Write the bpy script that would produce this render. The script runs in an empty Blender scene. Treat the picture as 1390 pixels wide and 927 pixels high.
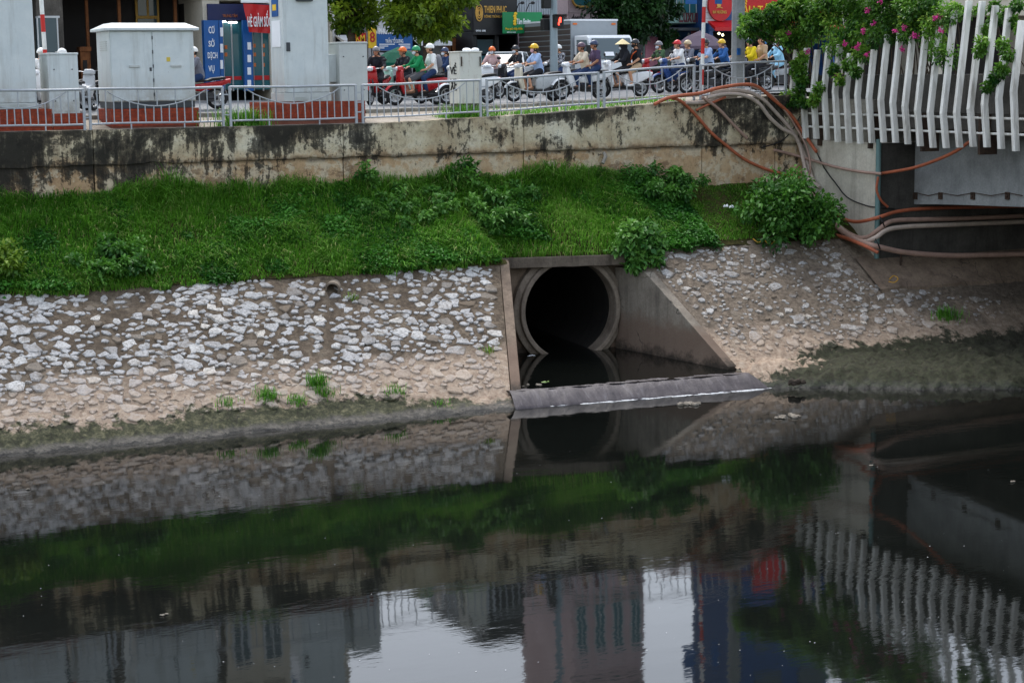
import bpy, bmesh, math, random
import numpy as np
from mathutils import Vector, Matrix, noise as mnoise
random.seed(7); rng = np.random.default_rng(11)
R = math.radians
scene = bpy.context.scene
C = scene.collection

# ------------------------------------------------------------------ camera, sky, sun, exposure
FPX, HOR, HC, PHI, ROLL = 2400.0, 100.0, 7.2, R(24.5), 0.012
PIT = math.atan((463.5 - HOR) / FPX)
FW = Vector((math.sin(PHI)*math.cos(PIT), math.cos(PHI)*math.cos(PIT), -math.sin(PIT)))
_rt = Vector((math.cos(PHI), -math.sin(PHI), 0)); _up = _rt.cross(FW)
RT = _rt*math.cos(ROLL) - _up*math.sin(ROLL); UP = RT.cross(FW)
CAM = Vector((0, 0, HC))
cd = bpy.data.cameras.new('camera'); cam = bpy.data.objects.new('camera', cd); C.objects.link(cam)
cd.sensor_width = 36; cd.lens = FPX/1390*36; cd.clip_start = 0.5; cd.clip_end = 6000
mw = Matrix((RT, UP, -FW)).transposed().to_4x4(); mw.translation = CAM
cam.matrix_world = mw
scene.camera = cam

SUN_EL, SUN_AZ = R(58), R(8)            # hazy overcast: veiled sun high over the far bank
w = bpy.data.worlds.new('World'); scene.world = w; w.use_nodes = True
nt = w.node_tree; bg = nt.nodes['Background']
sky = nt.nodes.new('ShaderNodeTexSky'); sky.sky_type = 'NISHITA'; sky.sun_disc = False
sky.sun_elevation = SUN_EL; sky.sun_rotation = SUN_AZ
sky.air_density = 1.2; sky.dust_density = 2.0; sky.ozone_density = 2.0
hs = nt.nodes.new('ShaderNodeHueSaturation'); hs.inputs['Saturation'].default_value = 0.5       # cloud veil takes most of the blue
nt.links.new(sky.outputs[0], hs.inputs['Color']); nt.links.new(hs.outputs[0], bg.inputs[0]); bg.inputs[1].default_value = 0.15
sl = bpy.data.lights.new('sun', 'SUN'); sl.energy = 1.0; sl.angle = R(30); sl.color = (1, .96, .9)
so = bpy.data.objects.new('sun', sl); C.objects.link(so)
sd = Vector((math.sin(SUN_AZ)*math.cos(SUN_EL), math.cos(SUN_AZ)*math.cos(SUN_EL), math.sin(SUN_EL)))
so.rotation_euler = sd.to_track_quat('Z', 'Y').to_euler(); so.location = (0, 0, 60)
vs = scene.view_settings; vs.view_transform = 'Standard'; vs.look = 'None'; vs.gamma = 1; vs.exposure = 1.3
vs.use_curve_mapping = False

# ------------------------------------------------------------------ measuring helpers (photo pixel + known plane -> point in the place)
def ray(x, y): return FW*FPX + RT*(x-695) + UP*(463.5-y)
def ony(x, y, Y): d = ray(x, y); return CAM + d*(Y/d.y)
def onz(x, y, z): d = ray(x, y); return CAM + d*((z-HC)/d.z)
def onx(x, y, X): d = ray(x, y); return CAM + d*(X/d.x)
BY0, BM = 34.45, 0.64                    # the bank: z = BM*(Y-BY0)
def onb(x, y): d = ray(x, y); t = (HC + BM*BY0)/(BM*d.y - d.z); return CAM + d*t
def bz(Y): return BM*(Y-BY0)
def sst(a, b, x):
    t = min(1, max(0, (x-a)/(b-a))); return t*t*(3-2*t)
def lerp(a, b, t): return a+(b-a)*t
WY = 41.5                                # face of the retaining wall
def wtop(X):                             # top of the retaining wall climbs towards the bridge
    pts = [(-9999, 6.02), (15.5, 6.02), (20.1, 6.17), (23.8, 6.40), (27.3, 6.52), (9999, 6.6)]
    for (a, b), (c, d) in zip(pts, pts[1:]):
        if X <= c: return lerp(b, d, max(0, (X-a)/(c-a)))
def gz(X, Y):                            # street level
    road = lerp(6.36, 6.58, sst(18, 32, X))
    return lerp(wtop(X)-.02, road, sst(42.6, 45.6, Y))

# ------------------------------------------------------------------ mesh builder
class MB:
    def __init__(s): s.v = []; s.f = []; s.m = []
    def add(s, vs, fs, m=0, T=None):
        o = len(s.v)
        if T is not None: vs = [T @ Vector(p) for p in vs]
        s.v += [tuple(p) for p in vs]; s.f += [tuple(i+o for i in f) for f in fs]; s.m += [m]*len(fs)
        return s
    def box(s, x0, x1, y0, y1, z0, z1, m=0, T=None):
        v = [(x, y, z) for z in (z0, z1) for y in (y0, y1) for x in (x0, x1)]
        return s.add(v, [(0,2,3,1),(4,5,7,6),(0,1,5,4),(2,6,7,3),(0,4,6,2),(1,3,7,5)], m, T)
    def tube(s, pts, r, n=8, m=0, cap=True, T=None):
        pts = [Vector(p) for p in pts]; k = len(pts)
        rs = r if isinstance(r, (list, tuple)) else [r]*k
        t0 = (pts[1]-pts[0]).normalized()
        a = t0.orthogonal().normalized(); vs = []
        for i, p in enumerate(pts):
            t = (pts[min(i+1, k-1)]-pts[max(i-1, 0)]).normalized()
            a = (a - t*a.dot(t))
            a = a.normalized() if a.length > 1e-6 else t.orthogonal().normalized()
            b = t.cross(a)
            for j in range(n):
                q = 2*math.pi*j/n
                vs.append(p + (a*math.cos(q)+b*math.sin(q))*rs[i])
        fs = [(i*n+j, i*n+(j+1) % n, (i+1)*n+(j+1) % n, (i+1)*n+j) for i in range(k-1) for j in range(n)]
        if cap: fs += [tuple(range(n-1, -1, -1)), tuple((k-1)*n+j for j in range(n))]
        return s.add(vs, fs, m, T)
    def cyl(s, p0, p1, r0, r1=None, n=10, m=0, T=None):
        return s.tube([p0, p1], [r0, r0 if r1 is None else r1], n, m, True, T)
    def sph(s, c, r, nu=10, nv=7, m=0, T=None, z0=-1.0):
        rx, ry, rz = r if isinstance(r, (tuple, list)) else (r, r, r)
        vs = []; a0 = math.asin(max(-1, z0))
        for i in range(nv+1):
            th = lerp(a0, math.pi/2, i/nv)
            for j in range(nu):
                q = 2*math.pi*j/nu
                vs.append((c[0]+rx*math.cos(th)*math.cos(q), c[1]+ry*math.cos(th)*math.sin(q), c[2]+rz*math.sin(th)))
        fs = [(i*nu+j, i*nu+(j+1) % nu, (i+1)*nu+(j+1) % nu, (i+1)*nu+j) for i in range(nv) for j in range(nu)]
        fs.append(tuple(range(nu-1, -1, -1)))
        return s.add(vs, fs, m, T)
    def prism(s, poly, ax, c0, c1, m=0, T=None):      # poly in the two other axes, extruded along ax
        def P(a, b, c): return {'x': (c, a, b), 'y': (a, c, b), 'z': (a, b, c)}[ax]
        n = len(poly)
        vs = [P(a, b, c0) for a, b in poly] + [P(a, b, c1) for a, b in poly]
        fs = [tuple(range(n)), tuple(range(2*n-1, n-1, -1))] + [(i, i+n, (i+1) % n+n, (i+1) % n) for i in range(n)]
        return s.add(vs, fs, m, T)
    def mesh(s, name, mats, smooth=False):
        me = bpy.data.meshes.new(name); me.from_pydata(s.v, [], s.f)
        for mt in (mats if isinstance(mats, (list, tuple)) else [mats]): me.materials.append(mt)
        if any(s.m): me.polygons.foreach_set('material_index', s.m)
        bm = bmesh.new(); bm.from_mesh(me); bmesh.ops.recalc_face_normals(bm, faces=bm.faces); bm.to_mesh(me); bm.free()
        if smooth: me.polygons.foreach_set('use_smooth', [True]*len(me.polygons))
        me.update(); return me
    def build(s, name, mats, parent=None, smooth=False, bevel=0, local=False):
        if parent is not None and not local:
            l = parent.location; s.v = [(a-l.x, b-l.y, c-l.z) for a, b, c in s.v]
        me = s.mesh(name, mats, smooth)
        if smooth: me.set_sharp_from_angle(angle=R(42))
        o = bpy.data.objects.new(name, me); C.objects.link(o); o.parent = parent
        if bevel:
            b = o.modifiers.new('bevel', 'BEVEL'); b.width = bevel; b.segments = 2; b.limit_method = 'ANGLE'; b.angle_limit = R(40)
        return o
def tag(o, label=None, cat=None, group=None, kind=None):
    if label: o['label'] = label
    if cat: o['category'] = cat
    if group: o['group'] = group
    if kind: o['kind'] = kind
    return o
def thing(name, label, cat, loc=(0, 0, 0), rz=0, group=None):
    o = bpy.data.objects.new(name, None); C.objects.link(o); o.empty_display_size = .1
    o.location = loc; o.rotation_euler = (0, 0, rz)
    return tag(o, label, cat, group)
def inst(name, me, parent, mat=None, T=None):
    o = bpy.data.objects.new(name, me); C.objects.link(o); o.parent = parent
    if T is not None: o.matrix_local = T
    if mat is not None and len(o.material_slots):
        o.material_slots[0].link = 'OBJECT'; o.material_slots[0].material = mat
    return o
def npmesh(name, V, F, mat, colattr=None, nper=None):      # numpy verts + equal-sized polygons
    me = bpy.data.meshes.new(name); nv = len(V); nf, k = F.shape
    me.vertices.add(nv); me.vertices.foreach_set('co', V.astype(np.float32).ravel())
    me.loops.add(nf*k); me.loops.foreach_set('vertex_index', F.astype(np.int32).ravel())
    me.polygons.add(nf); me.polygons.foreach_set('loop_start', (np.arange(nf)*k).astype(np.int32))
    me.materials.append(mat)
    if colattr is not None:
        at = me.attributes.new('tint', 'FLOAT', 'POINT'); at.data.foreach_set('value', colattr.astype(np.float32))
    me.update(); me.validate(); return me

# ------------------------------------------------------------------ materials
def lin(c): c /= 255.0; return c/12.92 if c <= .04045 else ((c+.055)/1.055)**2.4
def rgb(r, g, b): return (lin(r), lin(g), lin(b), 1)
class G:
    def __init__(s, name, rough=.8, spec=.4, metal=0):
        s.mat = bpy.data.materials.new(name); s.mat.use_nodes = True
        s.t = s.mat.node_tree; s.b = s.t.nodes['Principled BSDF']
        s.b.inputs['Roughness'].default_value = rough; s.b.inputs['Specular IOR Level'].default_value = spec
        s.b.inputs['Metallic'].default_value = metal
        s._pos = None; s._obj = None
    def n(s, k): return s.t.nodes.new(k)
    def set(s, sock, val):
        if hasattr(val, 'is_output') or hasattr(val, 'links'): s.t.links.new(val, sock)
        elif isinstance(val, (int, float)) and sock.type == 'RGBA': sock.default_value = (val, val, val, 1)
        else: sock.default_value = val
    @property
    def pos(s):
        if s._pos is None: s._pos = s.n('ShaderNodeNewGeometry').outputs['Position']
        return s._pos
    @property
    def obj(s):
        if s._obj is None: s._obj = s.n('ShaderNodeTexCoord').outputs['Object']
        return s._obj
    def map(s, v, sc=(1, 1, 1), loc=(0, 0, 0), rot=(0, 0, 0)):
        m = s.n('ShaderNodeMapping'); s.set(m.inputs['Vector'], v); m.inputs['Scale'].default_value = sc
        m.inputs['Location'].default_value = loc; m.inputs['Rotation'].default_value = rot; return m.outputs[0]
    def noise(s, sc, det=4, ro=.6, v=None, dist=0):
        k = s.n('ShaderNodeTexNoise'); k.inputs['Scale'].default_value = sc; k.inputs['Detail'].default_value = det
        k.inputs['Roughness'].default_value = ro; k.inputs['Distortion'].default_value = dist
        s.set(k.inputs['Vector'], v if v is not None else s.pos); return k.outputs['Fac']
    def voro(s, sc, v=None, feat='F1', out='Distance'):
        k = s.n('ShaderNodeTexVoronoi'); k.feature = feat; k.inputs['Scale'].default_value = sc
        s.set(k.inputs['Vector'], v if v is not None else s.pos); return k.outputs[out]
    def ramp(s, f, stops, interp='LINEAR'):
        k = s.n('ShaderNodeValToRGB'); s.set(k.inputs[0], f); e = k.color_ramp.elements; k.color_ramp.interpolation = interp
        while len(e) < len(stops): e.new(.5)
        for el, (p, c) in zip(e, stops):
            el.position = p; el.color = c if isinstance(c, tuple) else (c, c, c, 1)
        return k.outputs[0]
    def mix(s, f, a, b, mode='MIX'):
        k = s.n('ShaderNodeMix'); k.data_type = 'RGBA'; k.blend_type = mode
        s.set(k.inputs[0], f); s.set(k.inputs[6], a); s.set(k.inputs[7], b); return k.outputs[2]
    def math(s, op, a, b=0, c=0):
        k = s.n('ShaderNodeMath'); k.operation = op
        s.set(k.inputs[0], a); s.set(k.inputs[1], b)
        if op in ('MULTIPLY_ADD',): s.set(k.inputs[2], c)
        return k.outputs[0]
    def sep(s, v, ax):
        k = s.n('ShaderNodeSeparateXYZ'); s.set(k.inputs[0], v); return k.outputs[ax]
    def rmap(s, v, a, b, c=0, d=1):
        k = s.n('ShaderNodeMapRange'); s.set(k.inputs[0], v)
        for i, q in enumerate((a, b, c, d)): k.inputs[i+1].default_value = q
        return k.outputs[0]
    def rand(s): return s.n('ShaderNodeObjectInfo').outputs['Random']
    def attr(s, nm='tint'):
        k = s.n('ShaderNodeAttribute'); k.attribute_name = nm; return k.outputs['Fac']
    def col(s, c): s.set(s.b.inputs['Base Color'], c); return s
    def rough(s, c): s.set(s.b.inputs['Roughness'], c); return s
    def bump(s, h, st=.4, d=.02):
        k = s.n('ShaderNodeBump'); k.inputs['Strength'].default_value = st; k.inputs['Distance'].default_value = d
        s.set(k.inputs['Height'], h); s.t.links.new(k.outputs[0], s.b.inputs['Normal']); return s
_mc = {}
def paint(name, c, rough=.45, var=.12, sc=3, metal=0, spec=.4, dirt=.25):     # painted / plastic / cloth surface with faint soiling
    if name in _mc: return _mc[name]
    g = G(name, rough, spec, metal)
    n = g.noise(sc, 5, .65, g.obj); d = g.noise(sc*6, 3, .6, g.obj)
    c0 = tuple(x*(1-var) for x in c[:3])+(1,); c1 = tuple(min(1, x*(1+var)) for x in c[:3])+(1,)
    a = g.ramp(n, [(.3, c0), (.7, c1)])
    dc = tuple(x*.55+.012 for x in c[:3])+(1,)
    a = g.mix(g.ramp(d, [(.52, 0), (.8, dirt)]), a, dc)
    g.col(a); g.rough(g.rmap(n, .3, .7, max(0.02, rough-.08), min(1, rough+.1))); g.bump(d, .05, .01)
    _mc[name] = g.mat; return g.mat
def lit(name, c, st):
    g = G(name, .5); g.col(c); g.b.inputs['Emission Color'].default_value = c; g.b.inputs['Emission Strength'].default_value = st
    return g.mat
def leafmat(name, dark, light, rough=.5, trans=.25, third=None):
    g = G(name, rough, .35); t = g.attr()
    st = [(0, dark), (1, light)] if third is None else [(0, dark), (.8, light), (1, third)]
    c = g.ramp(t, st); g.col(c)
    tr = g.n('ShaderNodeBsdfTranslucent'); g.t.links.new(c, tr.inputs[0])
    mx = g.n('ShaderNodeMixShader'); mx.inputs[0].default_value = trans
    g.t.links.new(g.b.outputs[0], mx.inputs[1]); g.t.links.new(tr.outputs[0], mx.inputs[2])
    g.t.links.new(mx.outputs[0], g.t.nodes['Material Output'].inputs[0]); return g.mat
def glassmat(name, c=(.02, .03, .035, 1), rough=.06):
    g = G(name, rough, .5); g.col(c); return g.mat

def fbm(x, y, z=0, o=4): return mnoise.fractal(Vector((x, y, z)), 1.0, 2.0, o, noise_basis='PERLIN_ORIGINAL')
# ================================================================== SETTING
# ---- materials of the setting
def make_bank_mat(name, stone):
    g = G(name, .85, .25)
    z = g.sep(g.pos, 2); x = g.sep(g.pos, 0)
    nb = g.noise(.9, 5, .65); nf = g.noise(9, 5, .7); nm = g.noise(3.2, 5, .7)
    if stone:
        r = g.rand()
        c = g.ramp(r, [(0, rgb(124, 108, 90)), (.1, rgb(136, 126, 114)), (.18, rgb(156, 152, 148)), (.45, rgb(188, 186, 184)), (.6, rgb(204, 201, 196)), (.8, rgb(172, 171, 170)), (1, rgb(222, 214, 202))])
        c = g.mix(g.ramp(g.noise(22, 5, .75), [(.46, 0), (.66, .75)]), c, rgb(92, 85, 76))
        c = g.mix(g.ramp(nf, [(.52, 0), (.7, .7)]), c, rgb(104, 98, 90))
        c = g.mix(g.ramp(nm, [(.54, 0), (.68, .85)]), c, rgb(104, 92, 78))
        c = g.mix(g.math('MULTIPLY', g.rmap(x, 20, 21.3, 0, 1), g.ramp(g.noise(5, 5, .75), [(.42, 0), (.62, .8)])), c, rgb(112, 100, 87))
    else:
        c = g.ramp(nf, [(.25, rgb(58, 49, 40)), (.5, rgb(96, 83, 69)), (.75, rgb(140, 124, 104))])
        c = g.mix(g.ramp(nb, [(.42, 0), (.6, .7)]), c, rgb(78, 67, 55))
        c = g.mix(g.ramp(nm, [(.5, 0), (.72, .7)]), c, rgb(136, 123, 106))
        c = g.mix(g.rmap(x, 18, 21, 0, .5), c, g.ramp(nf, [(.3, rgb(84, 74, 64)), (.7, rgb(160, 146, 130))]))
    # pale flood crust low down (ragged upper edge), then algae, then wet mud at the waterline
    e = g.math('ADD', z, g.math('MULTIPLY', g.math('SUBTRACT', nb, .5), 1.6))
    e = g.math('ADD', e, g.math('MULTIPLY', g.math('SUBTRACT', nm, .5), .5))
    crust = g.ramp(nf, [(.3, rgb(138, 116, 98)), (.55, rgb(176, 156, 136)), (.75, rgb(198, 182, 164))])
    c = g.mix(g.rmap(e, 1.2, .7, 0, .86 if not stone else .74), c, crust)
    xa = g.rmap(x, 12.5, 15.2, 0, -.3); xb = g.rmap(x, 21.4, 24.6, .05, .5)     # algae band dips at the culvert, climbs under the bridge
    a = g.math('ADD', z, g.math('MULTIPLY', g.math('SUBTRACT', nm, .5), .8))
    a = g.math('ADD', a, g.math('MULTIPLY', g.math('SUBTRACT', nb, .5), .6))
    a = g.math('SUBTRACT', a, g.math('ADD', xa, xb))
    alg = g.ramp(g.noise(7, 6, .75), [(.34, rgb(22, 26, 18)), (.5, rgb(58, 62, 42)), (.66, rgb(108, 104, 78))])
    alg = g.mix(g.rmap(x, 18, 22.5, 0, .85), alg, g.ramp(nf, [(.35, rgb(12, 16, 10)), (.7, rgb(46, 56, 34))]))
    c = g.mix(g.rmap(a, .44, .35, 0, .95), c, alg)
    wet = g.math('ADD', z, g.math('ADD', g.math('MULTIPLY', g.math('SUBTRACT', nm, .5), .22), g.math('MULTIPLY', g.math('SUBTRACT', nf, .5), .1)))
    c = g.mix(g.rmap(wet, .15, .09, 0, .9), c, g.mix(g.rmap(x, 19.5, 21.8, 0, 1), g.ramp(nf, [(.35, rgb(52, 50, 46)), (.65, rgb(104, 98, 90))]), g.ramp(nf, [(.35, rgb(14, 18, 12)), (.7, rgb(48, 56, 36))])))
    c = g.mix(g.rmap(wet, .06, .02, 0, .95), c, rgb(26, 26, 24))
    c = g.mix(g.rmap(x, 27, 31, 0, .55), c, rgb(46, 41, 36))            # bridge shade put into the bank colour, deepening to the right
    g.col(c); g.rough(g.rmap(wet, .05, .2, .5, .9))
    h = g.math('ADD', nf, g.math('MULTIPLY', g.noise(40, 3, .6), .4))
    g.bump(h, .9 if not stone else .45, .045); return g.mat
M_mortar = make_bank_mat('mortar_bank', False); M_stone = make_bank_mat('rubble_stone', True)

def concrete(name, dark, light, stain=.5, sc=1.6, streak=True, rough=.85, mold=None):
    g = G(name, rough, .3); n = g.noise(sc, 6, .65); f = g.noise(18, 5, .7)
    c = g.ramp(n, [(.3, dark), (.7, light)])
    c = g.mix(g.ramp(f, [(.35, .35), (.6, 0)]), c, tuple(v*.6 for v in dark[:3])+(1,))
    if streak:
        s = g.noise(1, 5, .7, g.map(g.pos, (5, 5, .45)))
        c = g.mix(g.ramp(s, [(.5, 0), (.72, stain)]), c, mold or tuple(v*.35 for v in dark[:3])+(1,))
    g.col(c); g.bump(g.math('ADD', f, g.math('MULTIPLY', n, .6)), .35, .02); return g.mat
M_conc = concrete('grey_concrete', rgb(112, 106, 96), rgb(160, 154, 142))
M_conc_brown = concrete('brown_stained_concrete', rgb(92, 78, 66), rgb(142, 124, 106), .55)
M_conc_dark = concrete('sooty_concrete', rgb(66, 62, 56), rgb(106, 100, 92), .7)
M_pipe = concrete('drain_pipe_concrete', rgb(104, 92, 80), rgb(150, 137, 122), .45)
M_abut = concrete('abutment_concrete', rgb(182, 174, 158), rgb(212, 206, 190), .4, 1.1)
M_abut_shade = concrete('shaded_abutment_concrete', rgb(52, 50, 46), rgb(86, 83, 78), .5, 1.1)  # darker copy of the abutment concrete, with under-bridge shade in its colour
M_wing = concrete('weathered_wing_concrete', rgb(104, 96, 86), rgb(150, 140, 126), .5, .9)
def tide(mat):                                                  # brown tide stain on the lower part of the wing walls
    nt_ = mat.node_tree; g = G.__new__(G); g.mat = mat; g.t = nt_; g.b = nt_.nodes['Principled BSDF']; g._pos = None; g._obj = None
    old = g.b.inputs['Base Color'].links[0].from_socket
    z = g.math('ADD', g.sep(g.pos, 2), g.math('MULTIPLY', g.math('SUBTRACT', g.noise(1.8, 6, .75), .5), 1.1))
    c = g.mix(g.rmap(z, 1.35, .95, 0, .75), old, rgb(112, 92, 78)); c = g.mix(g.rmap(z, .55, .3, 0, .85), c, rgb(40, 36, 30))
    wv = g.n('ShaderNodeVectorMath'); wv.operation = 'MULTIPLY_ADD'; nz = g.n('ShaderNodeTexNoise'); nz.inputs['Scale'].default_value = 2.2; nz.inputs['Detail'].default_value = 5; g.set(nz.inputs['Vector'], g.pos)
    g.t.links.new(nz.outputs['Color'], wv.inputs[0]); wv.inputs[1].default_value = (.7, .7, .7); g.t.links.new(g.pos, wv.inputs[2])
    ck = g.voro(.8, wv.outputs[0], 'DISTANCE_TO_EDGE'); c = g.mix(g.math('MULTIPLY', g.rmap(ck, .011, .003, 0, .8), g.ramp(g.noise(.9, 3, .6), [(.52, 0), (.58, 1)])), c, rgb(44, 40, 36)); g.col(c)
tide(M_wing); tide(M_conc_brown)
M_lintel = concrete('lintel_concrete', rgb(84, 74, 64), rgb(128, 116, 102), .75, 1.5)
M_girder = concrete('girder_concrete', rgb(120, 122, 122), rgb(158, 160, 158), .25, 1.4)
M_asphalt = concrete('asphalt', rgb(108, 110, 112), rgb(142, 142, 142), 0, .7, False)
M_paving = concrete('street_concrete', rgb(128, 120, 108), rgb(170, 160, 146), .2, 1.2, False)
M_kerb = concrete('kerb_concrete', rgb(120, 116, 106), rgb(160, 156, 146), .3)

def make_soil():
    g = G('bank_soil', .95, .1); n = g.noise(5, 5, .7)
    g.col(g.ramp(n, [(.3, rgb(38, 40, 20)), (.6, rgb(66, 62, 34)), (.8, rgb(92, 80, 52))])); g.bump(n, .6, .05); return g.mat
M_soil = make_soil()

def make_wall_mat():
    g = G('stained_wall', .88, .25)
    x = g.sep(g.pos, 0); z = g.sep(g.pos, 2)
    nb = g.noise(.75, 6, .68); nf = g.noise(11, 6, .72); nm = g.noise(2.4, 6, .7)
    st = g.noise(1, 7, .74, g.map(g.pos, (1.25, 1, 1.1)), .4)
    st2 = g.noise(1, 6, .72, g.map(g.pos, (5.5, 1, .6)), .3)
    lo = g.ramp(nb, [(.3, rgb(142, 112, 84)), (.5, rgb(184, 154, 118)), (.7, rgb(194, 176, 148))])
    lo = g.mix(g.ramp(nm, [(.5, 0), (.53, .55), (.75, .8)]), lo, rgb(204, 192, 168))
    lo = g.mix(g.ramp(g.noise(1.7, 6, .75, g.map(g.pos, (1, 1, 1.6), (3, 0, 9))), [(.56, 0), (.6, .7)]), lo, rgb(120, 96, 74))
    up = g.ramp(nb, [(.3, rgb(156, 136, 106)), (.5, rgb(198, 185, 156)), (.68, rgb(220, 213, 192))])
    up = g.mix(g.ramp(nm, [(.54, 0), (.66, .8)]), up, rgb(112, 94, 76))
    zz = g.math('ADD', z, g.math('MULTIPLY', g.math('SUBTRACT', nm, .5), .5))
    c = g.mix(g.rmap(zz, 5.2, 5.45, 0, 1), lo, up)
    c = g.mix(g.ramp(nf, [(.3, .45), (.52, 0)]), c, rgb(92, 80, 66))
    # black mould: heavier to the left and along the top, streaking down
    hvy = g.rmap(x, 6, 19, .045, .0)
    m = g.math('ADD', g.math('MULTIPLY', st, .66), g.math('MULTIPLY', st2, .34))
    m = g.math('ADD', m, hvy)
    m = g.math('ADD', m, g.rmap(z, 4.5, 6.2, -.06, .05))
    m = g.math('ADD', m, g.math('MULTIPLY', g.math('SUBTRACT', nf, .5), .22))
    big = g.noise(.42, 4, .6)
    m = g.math('ADD', m, g.rmap(big, .32, .68, -.075, .075))
    c = g.mix(g.ramp(m, [(.515, 0), (.545, .8), (.62, .97)]), c, rgb(30, 29, 26))
    tp = g.math('ADD', g.math('SUBTRACT', g.math('SUBTRACT', z, 6.0), g.rmap(x, 15, 27, 0, .48)), g.math('MULTIPLY', g.math('SUBTRACT', nm, .5), .8))
    c = g.mix(g.rmap(tp, -.1, .02, 0, .55), c, rgb(56, 52, 44))
    band = g.math('ABSOLUTE', g.math('SUBTRACT', g.math('ADD', z, g.math('MULTIPLY', g.math('SUBTRACT', nm, .5), .3)), 5.2))
    c = g.mix(g.rmap(band, .1, .01, 0, .7), c, rgb(40, 37, 32))
    g.col(c); g.bump(g.math('ADD', nf, g.math('MULTIPLY', nm, .8)), .55, .03); return g.mat
M_wall = make_wall_mat()

def make_water(name, sc=1.0, st=.06):
    g = G(name, .03, .5); g.b.inputs['IOR'].default_value = 1.33
    g.col(g.mix(g.noise(.25, 3), (.002, .0025, .0022, 1), (.006, .007, .006, 1)))
    v = g.map(g.pos, (1.0, 2.2, 1), rot=(0, 0, R(-20)))
    a = g.noise(1.1*sc, 3, .5, v); b = g.noise(5.5*sc, 3, .55, v); c = g.noise(.22*sc, 2, .5, v)
    h = g.math('ADD', g.math('MULTIPLY', a, .6), g.math('MULTIPLY', b, .16))
    h = g.math('MULTIPLY', h, g.rmap(c, .4, .65, .25, 1.1))
    g.bump(h, 1.0, st); return g.mat
M_water = make_water('river_water', 1, .0038); M_basin = make_water('drain_water', 1.6, .004)

def sheet(name, xs, ys, zf, mat, kind='structure'):
    nx, ny = len(xs), len(ys)
    V = [(x, y, zf(x, y)) for y in ys for x in xs]
    F = [(j*nx+i, j*nx+i+1, (j+1)*nx+i+1, (j+1)*nx+i) for j in range(ny-1) for i in range(nx-1)]
    b = MB(); b.v = V; b.f = F; b.m = [0]*len(F)
    o = b.build(name, mat, smooth=False); o.data.polygons.foreach_set('use_smooth', [True]*len(F))
    return tag(o, kind=kind) if kind else o
def lsp(a, b, n): return [a+(b-a)*i/(n-1) for i in range(n)]

# river bed, river, street
sheet('river_bed', [-3000, 3000], [-1500, 33.3], lambda x, y: -1.6, M_conc_dark)
sheet('river', [-400, 400], [-90, 35.3], lambda x, y: 0.0, M_water)
sheet('ground', [-3000, -300, -60, -10, 15, 28, 40, 60, 300, 3000], [41.8, 43, 49, 60, 100, 400, 4000],
      lambda x, y: gz(x, y)-.14 - (0.35 if y < 42 else 0), M_paving)
sheet('road', lsp(-60, 80, 71), lsp(44.6, 62, 13), lambda x, y: gz(x, y), M_asphalt)
sheet('pavement', lsp(-30, 27.8, 60), lsp(41.93, 44.2, 8), lambda x, y: gz(x, y)+.004, M_paving)
b = MB()                                                       # kerb between the pavement strip and the road
for i in range(48):
    x0 = -20+i; z = gz(x0+.5, 44.4)
    b.box(x0+.006, x0+.994, 44.2, 44.62, z-.25, z+.07)
kb = b.build('kerb', M_kerb, bevel=.02); tag(kb, kind='structure')
b = MB()
for i in range(9):                                             # painted lane dashes
    x0 = -6+i*5.5
    b.add([(x0, 49.0, gz(x0, 49)+.006), (x0+2.6, 49.0, gz(x0+2.6, 49)+.006), (x0+2.6, 49.15, gz(x0+2.6, 49)+.006), (x0, 49.15, gz(x0, 49)+.006)], [(0, 1, 2, 3)])
tag(b.build('lane_marking', paint('road_paint', rgb(205, 205, 198), .7, dirt=.6)), kind='structure')

# ---- the sloping bank ------------------------------------------------
def XL(Y): return 15.97+(max(Y, 34.75)-34.75)*.39               # culvert's left and right wing lines
def XR(Y): return 21.5-(max(Y, 34.9)-34.9)*.20
def YW(X):                                                     # where the mud apron meets the water
    pts = [(-99, 34.25), (8, 34.5), (15.5, 34.35), (21.4, 34.05), (22.7, 33.45), (24.7, 32.1), (26.8, 31.0), (32, 30.2), (99, 30)]
    for (a, b_), (c, d) in zip(pts, pts[1:]):
        if X <= c: return lerp(b_, d, (X-a)/(c-a))
def bank_z(x, y):
    yw = YW(x); ap = (y-yw)*(.42 if y > yw else .6)
    ap = min(ap, .36+.1*fbm(x*.6, y*.6, 7)+(.02 if x > 22 else 0))
    n = .035*fbm(x*2.1, y*2.1, 1)+.03*fbm(x*6, y*6, 4)
    lump = (.05*fbm(x*3.1, y*3.1, 9)+.045*fbm(x*8, y*8, 3)) if y < 35.1 else 0
    if x > 21.5 and y < 35.2: lump = .1*fbm(x*2.6, y*2.6, 9)+.08*fbm(x*7, y*7, 3)
    return max(bz(y)-.03, ap)+n+lump
def bank_patch(name, xl, xr, y0, y1, nx, ny, zf, mat):
    V = []; 
    for j in range(ny):
        y = lerp(y0, y1, j/(ny-1)); a = xl(y); c = xr(y)
        for i in range(nx):
            x = lerp(a, c, i/(nx-1)); V.append((x, y, zf(x, y)))
    F = [(j*nx+i, j*nx+i+1, (j+1)*nx+i+1, (j+1)*nx+i) for j in range(ny-1) for i in range(nx-1)]
    b = MB(); b.v = V; b.f = F; b.m = [0]*len(F); o = b.build(name, mat)
    o.data.polygons.foreach_set('use_smooth', [True]*len(F)); return tag(o, kind='structure')
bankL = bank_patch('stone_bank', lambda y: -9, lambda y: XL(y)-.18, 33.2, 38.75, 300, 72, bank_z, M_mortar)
bankR = bank_patch('stone_bank', lambda y: XR(y)+.18, lambda y: 46, 29.0, 38.95, 300, 120, bank_z, M_mortar)

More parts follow.
